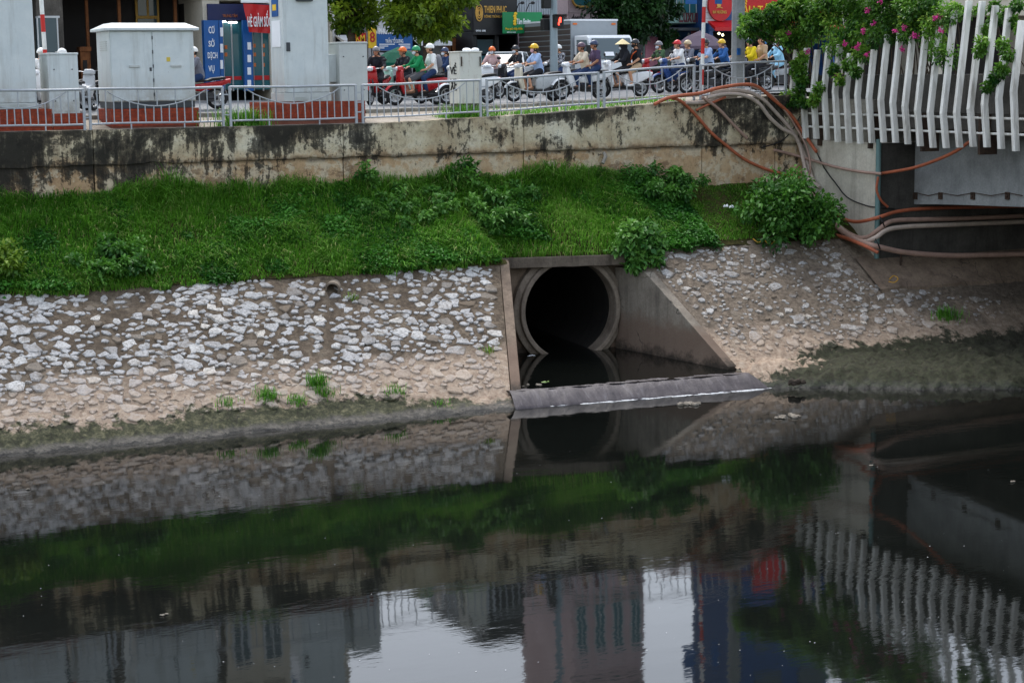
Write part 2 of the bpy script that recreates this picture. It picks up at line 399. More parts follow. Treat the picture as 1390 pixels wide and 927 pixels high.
HX0, HX1 = 17.45, 20.85
def YH(X): return 39.72-(X-17.5)*.235                          # face of the culvert's headwall (slightly skewed)
def grass_z(x, y):
    p = bz(y)
    e = sst(HX0-.5, HX0+.1, x)*(1-sst(HX1-.1, HX1+.5, x))
    d = y-(YH(x)-.35)
    if e > 0: p = lerp(p, min(p, 2.75+max(0, d-.1)*.95), e)
    p -= .35*sst(22.0, 25, x)*sst(39.5, 41.5, y)              # wall foot lies lower towards the bridge
    return p+.06*fbm(x*.8, y*.8, 2)+.03*fbm(x*3, y*3, 5)
# soil under the grass, laid round the headwall
bank_patch('grass_bank', lambda y: -9, lambda y: HX0+.05, 38.6, 41.56, 150, 30, grass_z, M_soil)
bank_patch('grass_bank', lambda y: HX1-.05, lambda y: 27.9, 38.8, 41.56, 70, 30, grass_z, M_soil)
b = MB(); nx, ny = 24, 20; V = []
for j in range(ny):
    for i in range(nx):
        x = lerp(HX0, HX1, i/(nx-1)); y = lerp(YH(x)-.28, 41.56, j/(ny-1)); V.append((x, y, grass_z(x, y)))
b.add(V, [(j*nx+i, j*nx+i+1, (j+1)*nx+i+1, (j+1)*nx+i) for j in range(ny-1) for i in range(nx-1)])
tag(b.build('grass_bank', M_soil, smooth=False), kind='structure')

# ---- rubble stones set in the bank: each its own piece
variants = []
for k in range(22):
    n = random.choice((6, 7, 7, 8, 9)); b = MB()
    an = sorted((i+random.uniform(-.38, .38))*2*math.pi/n for i in range(n)); rr = [random.choice((random.uniform(.5, .8), random.uniform(.8, 1.15), random.uniform(.85, 1.15))) for _ in an]
    base = [(math.cos(a)*r, math.sin(a)*r, -.6) for a, r in zip(an, rr)]
    mid = [(math.cos(a)*r, math.sin(a)*r, random.uniform(.12, .4)) for a, r in zip(an, rr)]
    top = [(math.cos(a)*r*random.uniform(.78, .93), math.sin(a)*r*random.uniform(.78, .93), random.uniform(.6, 1.0)) for a, r in zip(an, rr)]
    V = base+mid+top+[(random.uniform(-.1, .1), random.uniform(-.1, .1), random.uniform(.6, 1.05))]
    F = []
    for i in range(n):
        j = (i+1) % n
        F += [(i, j, n+j, n+i), (n+i, n+j, 2*n+j, 2*n+i), (2*n+i, 2*n+j, 3*n)]
    b.add(V, F); variants.append((b.mesh('stone_shape', M_stone), V, F))
SL = Matrix.Rotation(math.atan(BM), 4, 'X')
def scatter(parent, xa, xb, ya, yb, sizes, keep, cap, limit=300):
    pts = np.zeros((0, 3)); out = []
    cosb = math.cos(math.atan(BM))
    for (r0, r1, tries) in sizes:
        for _ in range(tries):
            y = random.uniform(ya, yb); x = random.uniform(xa(y), xb(y)); r = random.uniform(r0, r1)
            p = keep(x, y)
            if random.random() > p: continue
            if len(pts):
                d = np.hypot(pts[:, 0]-x, (pts[:, 1]-y)/cosb*1.35)
                if np.any(d < (pts[:, 2]+r)*cap): continue
            pts = np.vstack([pts, [x, y, r]]); out.append((x, y, r))
    out.sort(key=lambda q: -q[2])
    lo = MB()
    for i, (x, y, r) in enumerate(out):
        me, V, F = random.choice(variants)
        z = max(bz(y)-.03, bank_z(x, y)-.01)
        q = random.uniform(0, 6.28)
        S = Matrix.Diagonal((r*random.uniform(1.0, 1.55), r*random.uniform(.68, .95), random.uniform(.016, .04), 1))
        Tm = Matrix.Translation((x, y, z)) @ SL @ Matrix.Rotation(random.uniform(-.35, .35), 4, 'Z') @ S @ Matrix.Rotation(q, 4, 'Z')
        if i < limit: inst('stone', me, parent, None, Tm)
        else: lo.add(V, F, 0, Tm)
    if lo.f:
        o = lo.build('stone_fill', M_stone, parent); tag(o, kind='stuff')
    return out
def keepL(x, y):
    z = bz(y)
    if z > 2.62+.06*math.sin(x*1.3): return 0
    if z < .42+.12*fbm(x*.7, 3): return 0
    if abs(x-12.95+.45*(38.2-y)) < .2 and y > 36.2: return .1      # the gully below the small drain
    return .28+.72*min(1, max(0, .72+fbm(x*.45, y*.7, 5)*2.2))
scatter(bankL, lambda y: 2.0, lambda y: XL(y)-.42, 34.8, 38.65, [(.15, .205, 330), (.09, .14, 3200), (.045, .085, 6000)], keepL, .93)
def keepR(x, y):
    z = bz(y)
    if y > 38.75 or z < .55+.1*fbm(x, 2)+max(0, x-23)*.05: return 0
    if x > 26.9 and y > 37.3-.25*(x-27): return 0
    return .18+.6*max(0, .55+fbm(x*.5, y*.8, 8)*1.8)
scatter(bankR, lambda y: XR(y)+.5, lambda y: 30.5, 35.0, 38.8, [(.14, .2, 150), (.07, .13, 1100), (.03, .07, 3600)], keepR, 1.0)

# ---- culvert -----------------------------------------------------------
cul = thing('culvert', 'round concrete storm drain outlet with wing walls in the stone bank', 'culvert', (19.3, 39.0, .0))
AX = Vector((-.10, -.995, 0)); AX.normalize(); LX = Vector((AX.y*-1, AX.x, 0))       # mouth normal, along the headwall
PC = Vector((19.45, 39.08, 1.35)); RO, RI = 1.33, 1.21
def ring_pts(r, off, n=56): return [PC - AX*off + LX*(r*math.cos(2*math.pi*i/n)) + Vector((0, 0, r*math.sin(2*math.pi*i/n))) for i in range(n)]
def sleeve(bm_, rings):
    n = len(rings[0]); V = [p for r_ in rings for p in r_]
    F = [(k*n+i, k*n+(i+1) % n, (k+1)*n+(i+1) % n, (k+1)*n+i) for k in range(len(rings)-1) for i in range(n)]
    bm_.add(V, F)
b = MB(); sleeve(b, [ring_pts(RO, .55), ring_pts(RO, .02), ring_pts(RO-.02, 0), ring_pts(RI+.02, 0), ring_pts(RI, .02), ring_pts(RI, .5)])
b.build('pipe', M_pipe, cul, smooth=True)
M_bore_dark = concrete('dark_bore_concrete', rgb(26, 24, 22), rgb(44, 40, 36), .5)  # bore lining, blackened to put the pipe's inner darkness into the colour
b = MB(); sleeve(b, [ring_pts(RI, .5), ring_pts(RI+.004, .8), ring_pts(RI, 2), ring_pts(RI, 5), ring_pts(RI, 9)]); b.build('bore', M_bore_dark, cul, smooth=True)
b = MB(); sleeve(b, [ring_pts(RO+.14, .5), ring_pts(RO+.14, .16), ring_pts(RO+.1, .13), ring_pts(RO-.01, .13)])
b.build('collar', M_pipe, cul, smooth=True)
b = MB()                                                       # back of the drain, painted as dark as the bore
b.add(ring_pts(RI+.1, 8.9), [tuple(range(56))]); b.build('pipe_end', M_bore_dark, cul)
# headwall with a round hole
b = MB(); n = 56; hole = ring_pts(RO+.02, .36); hole2 = ring_pts(RO+.02, .8)
def onwall(p, off, top):                                        # project ring direction out to the headwall's rectangle
    d = p-(PC-AX*.36); u = d.dot(LX); v = d.z
    U0, U1, V0, V1 = -2.0, 1.55, -1.6, 1.26
    k = min([t for t in ((U1/u if u > 1e-6 else 9e9), (U0/u if u < -1e-6 else 9e9), (V1/v if v > 1e-6 else 9e9), (V0/v if v < -1e-6 else 9e9))])
    k = max(k, 1.0)
    return PC-AX*off+LX*(u*k)+Vector((0, 0, v*k))
outer = [onwall(p, .36, 0) for p in hole]
b.add(hole+outer, [(i, (i+1) % n, n+(i+1) % n, n+i) for i in range(n)])
b.build('headwall', M_conc_brown, cul)
def hexa(bm_, p, q, thick, zb, zt, m=0):                         # wall along p->q, thickness to the left of it; zb, zt functions of Y
    p = Vector(p); q = Vector(q); d = (q-p).normalized(); nn = Vector((-d.y, d.x))*thick; k = 14; V = []
    for i in range(k+1):
        c = p.lerp(q, i/k)
        for e in (c, c+nn):
            V += [(e.x, e.y, zb(c.y)), (e.x, e.y, zt(c.y)+.006*math.sin(i*3.1+e.x*9))]
    F = []
    for i in range(k):
        o = i*4; F += [(o, o+4, o+5, o+1), (o+2, o+3, o+7, o+6), (o+1, o+5, o+7, o+3), (o, o+2, o+6, o+4)]
    F += [(0, 1, 3, 2), (k*4, k*4+2, k*4+3, k*4+1)]
    bm_.add(V, F, m)
b = MB(); hexa(b, (15.97, 34.55), (17.99, 39.75), .22, lambda y: -.8, lambda y: min(2.7, bz(y)+.05)); b.build('wing_wall', M_conc_brown, cul, bevel=.015)
b = MB(); hexa(b, (20.74, 39.2), (21.47, 34.95), .26, lambda y: -.8, lambda y: min(2.36, bz(y)+.05)); b.build('wing_wall', M_wing, cul, bevel=.015)
# lintel beam over the mouth
b = MB(); T = Matrix.Translation((19.17, YH(19.17), 0)) @ Matrix.Rotation(math.atan(-.235), 4, 'Z')
xs = lsp(-1.72, 1.68, 18)
V = []
for i, x in enumerate(xs):
    j = .012*fbm(x*4, 1); V += [(x, -.36+j, 2.47+j*1.5), (x, -.38+j, 2.73+j), (x, .25, 2.73+j), (x, .25, 2.47)]
F = [(i*4+k, i*4+(k+1) % 4, i*4+4+(k+1) % 4, i*4+4+k) for i in range(17) for k in range(4)]+[(0, 1, 2, 3), (68, 71, 70, 69)]
b.add(V, F, 0, T); b.build('lintel', M_lintel, cul, bevel=.015)
b = MB(); b.box(20.98, 21.55, 38.66, 39.8, 1.2, 2.68); b.build('shoulder_block', M_wing, cul, bevel=.02)
# weir sill and the basin it holds
def make_wet():
    g = G('wet_weir_concrete', .5, .25); n = g.noise(1, 6, .75, g.map(g.pos, (6.5, 1.3, 1.3), rot=(0, 0, R(6))), .6); f = g.noise(16, 4, .7)
    g.col(g.ramp(n, [(.3, rgb(56, 52, 54)), (.55, rgb(80, 74, 76)), (.75, rgb(112, 108, 110))]))
    g.bump(g.math('ADD', n, g.math('MULTIPLY', f, .6)), .5, .03); return g.mat
M_wet = make_wet()
c0, c1, f0, f1 = Vector((15.78, 34.80)), Vector((21.6, 34.42)), Vector((15.68, 34.24)), Vector((21.9, 33.78))
b = MB(); nx = 130; prof = [(-.4, -.6), (-.35, .26), (-.15, .3), (.0, .312), (.12, .3), (.28, .262), (.45, .205), (.62, .14), (.8, .062), (1.0, -.02), (1.15, -.3)]; V = []
for i in range(nx):
    t = i/(nx-1); c = c0.lerp(c1, t); f = f0.lerp(f1, t)
    for (s, z) in prof:
        p = c.lerp(f, s) if s >= 0 else c+Vector((0, -s))
        V.append((p.x, p.y+.05*fbm(p.x*1.7, s)+.03*fbm(p.x*6, s), z+.02*fbm(p.x*3, p.y*5)))
k = len(prof)
b.add(V, [(i*k+j, i*k+j+1, (i+1)*k+j+1, (i+1)*k+j) for i in range(nx-1) for j in range(k-1)])
b.build('weir', M_wet, cul, smooth=True)
b = MB(); b.add([(15.9, 34.72, 0.305), (21.6, 34.32, 0.305), (21.0, 39.2, 0.305), (20.6, 47, 0.305), (18.5, 47.5, 0.305), (17.4, 39.9, 0.305)], [(0, 1, 2, 3, 4, 5)])
tag(b.build('drain_pool', M_basin), kind='structure')
# foam where the overflow meets the river
g = G('foam', .6, .3); g.col(g.ramp(g.noise(30, 3), [(.3, rgb(150, 152, 154)), (.7, rgb(226, 228, 230))])); M_foam = g.mat
b = MB()
for i in range(70):
    t = random.random()**.55; c = f0.lerp(f1, t)+Vector((random.uniform(-.05, .05), random.uniform(-.05, .07)*(.4+t)))
    w_, h_ = random.uniform(.05, .22), random.uniform(.012, .035); n = 7
    V = [(c.x+w_*math.cos(2*math.pi*q/n)*random.uniform(.7, 1.2), c.y-.07*w_*math.cos(2*math.pi*q/n)+h_*math.sin(2*math.pi*q/n)*random.uniform(.7, 1.3), .008) for q in range(n)]
    b.add(V+[(c.x, c.y, .02)], [(q, (q+1) % n, n) for q in range(n)])
tag(b.build('foam', M_foam), 'white foam flecks along the foot of the weir', 'foam', kind='stuff')

# ---- small weep drain in the bank
dp = onb(452, 393)
o = thing('weep_drain', 'small dark clay drain spout stuck in the stone bank below the grass', 'drain', dp)
b = MB(); T = Matrix.Translation((dp.x, dp.y, dp.z+.02)) @ Matrix.Rotation(R(-24), 4, 'Z')
n = 16; V = []
for (r, y) in ((.17, .5), (.17, -.1), (.13, -.1), (.13, .5)): V += [(r*math.cos(2*math.pi*i/n), y-.1*math.sin(2*math.pi*i/n), r*math.sin(2*math.pi*i/n)) for i in range(n)]
b.add(V, [(k*n+i, k*n+(i+1) % n, (k+1)*n+(i+1) % n, (k+1)*n+i) for k in range(3) for i in range(n)], 0, T)
b.build('spout', M_pipe, o, smooth=True)
b = MB(); b.add([(.14*math.cos(2*math.pi*i/n), .35, .14*math.sin(2*math.pi*i/n)) for i in range(n)], [tuple(range(n))], 0, T); b.build('spout_back', M_conc_dark, o)

# ---- retaining wall -------------------------------------------------------
rw = thing('retaining_wall', 'stained two-tier concrete retaining wall above the grass bank', 'wall', (10, 41.7, 4.3))
joints = [-10, -4.2, 2.1, 8.3, 14.4, 19.3, 24.62, 26.95, 27.86]
for a, c in zip(joints, joints[1:]):
    b = MB(); b.box(a+.012, c-.012, WY, WY+.45, 2.6 if a < 20 else 1.5, 5.24); b.build('wall_panel', M_wall, rw, bevel=.012)
    b = MB(); xs = lsp(a+.008, c-.008, max(4, int((c-a)/.16))); V = []
    for x in xs:
        zb = 5.21+.05*fbm(x*1.3, 2)+.025*fbm(x*6, 3); zt = wtop(x)+.012*fbm(x*3, 6)
        f = WY-.045+.012*fbm(x*2, 9)
        V += [(x, f, zb), (x, f-.004, lerp(zb, zt, .5)), (x, f+.008, zt), (x, WY+.47, zt), (x, WY+.47, zb)]
    b.add(V, [(i*5+k, i*5+(k+1) % 5, i*5+5+(k+1) % 5, i*5+5+k) for i in range(len(xs)-1) for k in range(5)]+[(0, 1, 2, 3, 4), tuple((len(xs)-1)*5+k for k in (4, 3, 2, 1, 0))])
    b.build('parapet_panel', M_wall, rw, bevel=.01)
b = MB(); b.tube([ony(820, 208, 41.44), ony(822, 213, 41.3), ony(818, 222, 41.25)], .05, 10); b.build('drain_spout', M_conc, rw, smooth=True)

# ---- bridge ------------------------------------------------------------------
br = thing('bridge', 'concrete road bridge with grey side girder on a pale abutment', 'bridge', (28, 38, 2))
AXX = 27.86
b = MB(); b.box(AXX, 70, 38.03, 50, .6, 5.30); b.build('abutment', M_abut, br, bevel=.02)
b = MB(); b.box(AXX+.06, 70, 37.985, 38.05, .6, 5.29); b.build('abutment_shade', M_abut_shade, br)  # thin dark sheet over the front: the bridge's shade as colour
b = MB(); b.box(AXX+.02, 70, 38.3, 60, 5.304, 6.42); b.build('approach_slab', M_conc, br)
def gb(Y): return 3.66+.95*math.sin(math.pi*min(1, max(0, (38-Y)/40)))**.8*.5
for X in (29.0, 31.0, 33.0, 35.0, 38.0, 41.0, 44.0, 48, 52, 56, 60, 65):
    b = MB(); V = []; ys = lsp(38.0, -4, 43)
    for Y in ys: V += [(X, Y, gb(Y)), (X, Y, 5.62), (X+.5, Y, 5.62), (X+.5, Y, gb(Y))]
    b.add(V, [(i*4+k, i*4+(k+1) % 4, i*4+4+(k+1) % 4, i*4+4+k) for i in range(42) for k in range(4)]+[(0, 1, 2, 3), (168, 171, 170, 169)])
    b.build('girder', M_girder, br, bevel=.015)
b = MB(); b.box(28.25, 70, -5, 38.28, 5.62, 6.0); b.build('deck', M_conc_dark, br, bevel=.02)
b = MB(); b.box(28.2, 70, -5, 38.28, 6.004, 6.5); b.build('deck_slab', M_asphalt, br)
M_teal = paint('teal_drainpipe', rgb(92, 120, 118), .5)
b = MB(); b.tube([(AXX-.035, 37.97, 2.3), (AXX-.035, 37.97, 5.4)], .07, 10); b.build('downpipe', M_teal, br, smooth=True)
M_rust = concrete('rusty_steel', rgb(46, 36, 30), rgb(84, 66, 54), .3, 6, False)
for px in (1243, 1277, 1321, 1368):
    p = onx(px, 266, 28.99)
    b = MB(); b.box(28.955, 29.0, p.y-.07, p.y+.07, p.z-.09, p.z+.09); b.cyl((28.93, p.y, p.z), (28.96, p.y, p.z), .04); b.build('anchor_plate', M_rust, br)
b = MB(); b.tube([onx(px, 262+(i % 2)*4, 28.94) for i, px in enumerate((1243, 1260, 1277, 1299, 1321, 1345, 1368, 1388))], .012, 5); b.build('strung_wire', M_rust, br)
ap = MB(); V = []                                                # sloping concrete apron under the bridge
for i in range(30):
    x = lerp(27.2, 46, i/29)
    for (y, dz) in ((38.1, .03), (37.5, .05), (36.95+.12*fbm(x, 1), .05), (36.9+.12*fbm(x, 1), -.2)): V.append((x, y, bz(y)+dz+.01*fbm(x*2, y)))
ap.add(V, [(i*4+j, i*4+4+j, i*4+5+j, i*4+1+j) for i in range(29) for j in range(3)])
tag(ap.build('bridge_apron', M_conc_brown), kind='structure')
for px in (1222, 1310):
    p = onb(px, 362)
# slatted screen along the bridge edge: kinked white fins on two rails
g = G('fin_paint', .5, .4); n = g.noise(1, 5, .7, g.map(g.pos, (6, 6, .8)))
g.col(g.mix(g.ramp(n, [(.46, 0), (.7, .75)]), rgb(230, 228, 221), rgb(150, 143, 130))); M_fin = g.mat
sc = thing('fin_screen', 'wavy row of kinked white metal fins along the bridge edge', 'screen', (27.7, 37, 5.3))
zt_pts = [(1087, 7.75), (1135, 7.85), (1165, 7.4), (1195, 8.1), (1225, 8.05), (1260, 8.4), (1290, 8.75), (1325, 8.75), (1345, 8.6), (1365, 8.4), (1385, 8.15), (1480, 7.6)]
zk_pts = [(1087, 6.68), (1140, 6.6), (1200, 6.4), (1250, 6.15), (1290, 6.1), (1330, 6.3), (1380, 6.7), (1480, 6.9)]
def pw(pts, x):
    if x <= pts[0][0]: return pts[0][1]
    for (a, b_), (c, d) in zip(pts, pts[1:]):
        if x <= c: return lerp(b_, d, (x-a)/(c-a))
    return pts[-1][1]
Y = 41.62
for i in range(42):
    px = 695+FPX*(Vector((27.55, Y, 6.5))-CAM).dot(RT)/(Vector((27.55, Y, 6.5))-CAM).dot(FW)
    ph = (i-17)
    if px < 1480: zt = pw(zt_pts, px)+.05*math.sin(i*2.3); zk = pw(zk_pts, px)
    else: zt = 8.1+.55*math.sin(i*.62); zk = 6.45-.3*math.sin(i*.5)
    zb = 5.30+.04*math.sin(i*.9)+.0
    lean = .24
    dp_, th = .15, .052
    prof = [(27.62, zb), (27.50, zk), (27.50+lean*.9*(zt-zk)/2, zt)]
    b = MB()
    back = [(x+dp_, z) for x, z in prof]
    b.prism(prof[::1]+back[::-1], 'y', Y-th, Y+th); b.build('fin', M_fin, sc, bevel=.008)
    Y -= .505
for z in (6.02, 5.66):
    b = MB(); b.tube([(27.76, 41.7, z), (27.76, 20.6, z)], .03, 8); b.build('rail', M_fin, sc, smooth=True)
for Yk in (40.6, 38.3, 36.1, 33.9, 31.6, 29, 26):
    b = MB(); b.box(27.74, 28.26, Yk-.04, Yk+.04, 5.15, 6.1); b.build('bracket', M_rust, sc)
M_planter = concrete('planter_concrete', rgb(60, 58, 54), rgb(92, 88, 82), .5)
b = MB(); b.box(28.02, 28.5, 20, 41.4, 6.1, 7.05); b.box(28.06, 28.24, 20.1, 41.3, 5.7, 6.1); o = b.build('planter', M_planter, bevel=.02)
tag(o, 'long dark concrete planter behind the white fins on the bridge', 'planter')
# ================================================================== VEGETATION
def vnoise(x, y, seed=0):                                       # vectorised value noise 0..1
    xi = np.floor(x).astype(np.int64); yi = np.floor(y).astype(np.int64); fx = x-xi; fy = y-yi
    fx = fx*fx*(3-2*fx); fy = fy*fy*(3-2*fy)
    def h(a, b):
        n = (a*374761393+b*668265263+seed*974711) & 0x7fffffff
        n = ((n ^ (n >> 13))*1274126177) & 0x7fffffff
        return ((n ^ (n >> 16)) & 0xffff)/65535.0
    return (h(xi, yi)*(1-fx)+h(xi+1, yi)*fx)*(1-fy)+(h(xi, yi+1)*(1-fx)+h(xi+1, yi+1)*fx)*fy
def unit(a): return a/np.maximum(1e-9, np.linalg.norm(a, axis=1, keepdims=True))
def leaf_mesh(name, P, D, L, W, tint, mat, droop=.25):
    n = len(P); D = unit(D); up = unit(np.column_stack([rng.normal(0, .45, n), rng.normal(0, .45, n), np.ones(n)]))
    S = unit(np.cross(D, up)); N = np.cross(S, D)
    L = L[:, None]; W = W[:, None]
    v0 = P; mid = P+D*L*.45; v1 = mid+S*W+N*W*.35; v3 = mid-S*W+N*W*.35; v2 = P+D*L-N*L*droop
    V = np.stack([v0, v1, v2, v3], 1).reshape(-1, 3); i = np.arange(n)[:, None]*4
    F = np.concatenate([i+np.array([[0, 1, 2]]), i+np.array([[0, 2, 3]])], 1).reshape(-1, 3)
    return npmesh(name, V, F, mat, np.repeat(np.clip(tint, 0, 1), 4))
def blade_mesh(name, P, H, W, az, bend, tint, mat):
    n = len(P); d = np.column_stack([np.cos(az), np.sin(az), np.zeros(n)]); s = np.column_stack([-np.sin(az), np.cos(az), np.zeros(n)])*W[:, None]
    up = np.array([[0, 0, 1.0]]); H_ = H[:, None]; b_ = bend[:, None]
    m = P+up*H_*.62+d*H_*b_*.3; t = P+up*H_*(1-.45*np.clip(b_, 0, 1.4)**1.5)+d*H_*b_
    V = np.stack([P-s, P+s, m-s*.8, m+s*.8, t], 1).reshape(-1, 3); i = np.arange(n)[:, None]*5
    F = np.concatenate([i+np.array([[0, 1, 3]]), i+np.array([[0, 3, 2]]), i+np.array([[2, 3, 4]])], 1).reshape(-1, 3)
    return npmesh(name, V, F, mat, np.repeat(np.clip(tint, 0, 1), 5))
def link(name, me, parent=None):
    o = bpy.data.objects.new(name, me); C.objects.link(o); o.parent = parent; return o
M_grass = leafmat('grass_blades', rgb(34, 92, 26), rgb(116, 176, 54), .5, .36, rgb(178, 182, 118))
M_cover = leafmat('ground_cover_leaves', rgb(28, 82, 28), rgb(86, 150, 50), .5, .3)
M_bush = leafmat('bush_leaves', rgb(36, 84, 30), rgb(96, 150, 54), .5, .3)
M_bush2 = leafmat('glossy_leaves', rgb(46, 100, 36), rgb(118, 168, 74), .45, .3)
M_lime = leafmat('lime_leaves', rgb(70, 112, 30), rgb(150, 176, 60), .45, .3)
M_tree = leafmat('tree_leaves', rgb(52, 84, 20), rgb(146, 172, 48), .45, .4, rgb(190, 204, 70))
M_tree2 = leafmat('dark_tree_leaves', rgb(18, 44, 20), rgb(54, 92, 40), .45, .2)
M_vine = leafmat('vine_leaves', rgb(36, 82, 26), rgb(116, 164, 56), .45, .35, rgb(160, 184, 80))
M_petal = leafmat('magenta_bracts', rgb(186, 24, 120), rgb(232, 84, 170), .6, .3)
M_bark = concrete('bark', rgb(52, 42, 34), rgb(92, 78, 64), .3, 5, False)
M_stem = paint('green_stem', rgb(70, 84, 40), .7)

def plane_z(x, y):
    p = BM*(y-BY0)
    s = lambda a, b, v: (lambda t: t*t*(3-2*t))(np.clip((v-a)/(b-a), 0, 1))
    e = s(HX0-.5, HX0+.1, x)*(1-s(HX1-.1, HX1+.5, x)); yh = 39.72-(x-17.5)*.235-.35
    p = p*(1-e)+np.minimum(p, 2.75+np.maximum(0, y-yh-.1)*.95)*e
    return p-.35*s(22, 25, x)*s(39.5, 41.5, y)
N = 150000
x = rng.uniform(1.5, 27.6, N); y = rng.uniform(38.35, 41.45, N)
edge = 38.38+.2*vnoise(x*1.4, x*0, 3)+.2*vnoise(x*5, x*0, 4)
edge = np.where((x > HX0-.05) & (x < HX1+.05), 39.72-(x-17.5)*.235-.3, edge); edge = np.where(x > HX1, 38.85+.2*vnoise(x*1.5, x*0, 8), edge)
tall = .55*vnoise(x*.35, y*.5, 5)+.45*vnoise(x*1.2, y*1.6, 6)
short = np.clip((x-21.6)/1.8, 0, 1)
dens = np.where(x > 21.5, .8, .55+.45*vnoise(x*.9, y*1.2, 9))
k = (y > edge) & (rng.random(N) < dens); x, y, tall, short = x[k], y[k], tall[k], short[k]; n = len(x)
H = (.12+.58*tall**1.5)*(1-.68*short)*rng.uniform(.6, 1.25, n)
H *= .5+.5*np.clip((y-38.5)/.7, 0, 1)
H *= 1+.9*np.clip((y-41.0)/.4, 0, 1)*vnoise(x*1.7, y*0, 41)*(1-short)
tint = .16+.55*vnoise(x*.7, y*.9, 12)+.25*vnoise(x*3, y*3, 13)+rng.normal(0, .2, n)+.1*short
tint = np.where(rng.random(n) < .05, 1, np.clip(tint, 0, .85))
P = np.column_stack([x, y, plane_z(x, y)-.02])
me = blade_mesh('grass', P, H, rng.uniform(.006, .012, n), rng.normal(-1.7, 1.1, n)+1.5*(vnoise(x*1.3, y*1.3, 31)-.5), rng.uniform(.1, 1.0, n)+.5*vnoise(x*2, y*2, 32), tint, M_grass)
tag(link('grass', me), 'long green grass covering the bank below the wall', 'grass', kind='stuff')
# creeping broad-leaved cover in patches
N = 130000; x = rng.uniform(1.5, 23.5, N); y = rng.uniform(38.42, 41.4, N)
pt = .6*vnoise(x*.45, y*.7, 21)+.4*vnoise(x*1.6, y*1.8, 22)
k = (pt > .42) & ~((x > HX0-.1) & (x < HX1+.1) & (y < 39.75-(x-17.5)*.235)) & (y > 38.44+.25*vnoise(x*2, x*0, 23)); x, y, pt = x[k], y[k], pt[k]; n = len(x)
hh = rng.random(n)**.6*(.08+.42*np.clip(pt-.42, 0, .4)*1.7)
P = np.column_stack([x, y, plane_z(x, y)+hh]); D = np.column_stack([rng.normal(0, 1, n), rng.normal(-.4, 1, n), rng.uniform(-.3, .5, n)])
me = leaf_mesh('cover', P, D, rng.uniform(.05, .13, n), rng.uniform(.02, .045, n), .15+.55*vnoise(x*1.5, y*1.5, 25)+rng.normal(0, .15, n)+.25*(hh > .15), M_cover)
tag(link('ground_cover', me), 'low dark leafy creepers spreading over the grass bank', 'ground cover', kind='stuff')

def foliage(cents, rad, n, size, mat, out=.6, flat=.8, droop=.25, tsp=.3):
    cents = np.array(cents, float); m = len(cents); ci = rng.integers(0, m, n)
    d = unit(rng.normal(0, 1, (n, 3))); r = rng.random(n)**.45
    rd = np.array(rad, float)[ci] if np.ndim(rad) else np.full(n, rad)
    off = d*(r*rd)[:, None]; off[:, 2] *= flat
    P = cents[ci]+off; D = d*out+rng.normal(0, .5, (n, 3)); D[:, 2] -= .15
    ct = rng.uniform(-tsp, tsp, m)[ci]
    L = size*rng.uniform(.65, 1.25, n)
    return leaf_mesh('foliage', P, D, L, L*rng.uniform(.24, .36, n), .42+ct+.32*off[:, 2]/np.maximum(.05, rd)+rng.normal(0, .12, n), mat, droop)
def bush(px, py, w, h, n, size, mat, label, name='bush', group=None, base=None, slope=True, clumps=22, flat=.75, drape=0):
    p = base if base is not None else onb(px, py)
    o = thing(name, label, 'bush' if name == 'bush' else 'plant', p, group=group)
    cs, rs = [], []
    for i in range(clumps):
        a = random.uniform(0, 6.28); q = math.sqrt(random.random())*.8
        X = math.cos(a)*q*w/2; Yy = math.sin(a)*q*w*.32
        top = h*(1-.55*q*q)
        z = top*random.uniform(.3, .95)+(BM*Yy if slope else 0)-drape*max(0, -Yy)
        cs.append((X, Yy, z)); rs.append(random.uniform(.14, .24)*min(w, h*2)*.75)
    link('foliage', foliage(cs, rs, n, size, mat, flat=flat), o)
    b = MB()
    for c in cs[:7]: b.tube([(0, 0, -.05), (c[0]*.4, c[1]*.4, c[2]*.55), c], [.02, .014, .006], 5)
    b.build('stem', M_stem, o, local=True); return o
bush(1072, 322, 2.9, 1.55, 5200, .15, M_bush, 'big dark leafy bush against the abutment under the cables', clumps=46)
bush(1058, 322, .75, .55, 520, .15, M_bush2, 'pale grey-green plant at the foot of the big dark bush', 'plant', clumps=9)
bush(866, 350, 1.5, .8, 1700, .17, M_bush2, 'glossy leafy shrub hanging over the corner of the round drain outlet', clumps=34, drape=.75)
bush(155, 366, 2.3, .62, 1900, .12, M_bush, 'broad clump of dark leafy weeds low on the grass bank', clumps=26)
bush(4, 380, 1.1, .85, 700, .13, M_lime, 'bright lime green shrub at the edge of the grass', clumps=16)
bush(500, 262, .7, .85, 420, .13, M_bush2, 'small sapling growing at the wall foot below the striped brick plinth', 'sapling', clumps=9)
bush(632, 262, 1.0, .8, 600, .14, M_bush, 'leafy sapling with yellow flower at the foot of the wall', 'sapling', clumps=12)
bush(660, 285, 3.6, .5, 3000, .13, M_bush2, 'wide bed of broad leaved herbs in the upper grass', 'plant', clumps=44)
bush(545, 290, 2.6, .42, 1700, .12, M_bush2, 'bed of pale broad leaved herbs beside the sapling', 'plant', clumps=26)
bush(910, 268, 2.5, .7, 1900, .12, M_bush, 'scrubby bush against the wall above the drain outlet', clumps=22)
b_ = onb(741, 262)
def tuft(px, py, n, h, mat, label, group=None, spread=.12, name='weed_tuft'):
    p = onb(px, py); m = n
    P = np.column_stack([rng.normal(0, spread, m), rng.normal(0, spread*.5, m), np.zeros(m)]); P[:, 2] = BM*P[:, 1]-.02
    o = link(name, blade_mesh('tuft', P, h*rng.uniform(.5, 1.2, m), rng.uniform(.005, .01, m), rng.uniform(0, 6.28, m), rng.uniform(.2, 1.1, m), rng.uniform(.1, .7, m), mat))
    o.location = p; return tag(o, label, 'weeds', group)
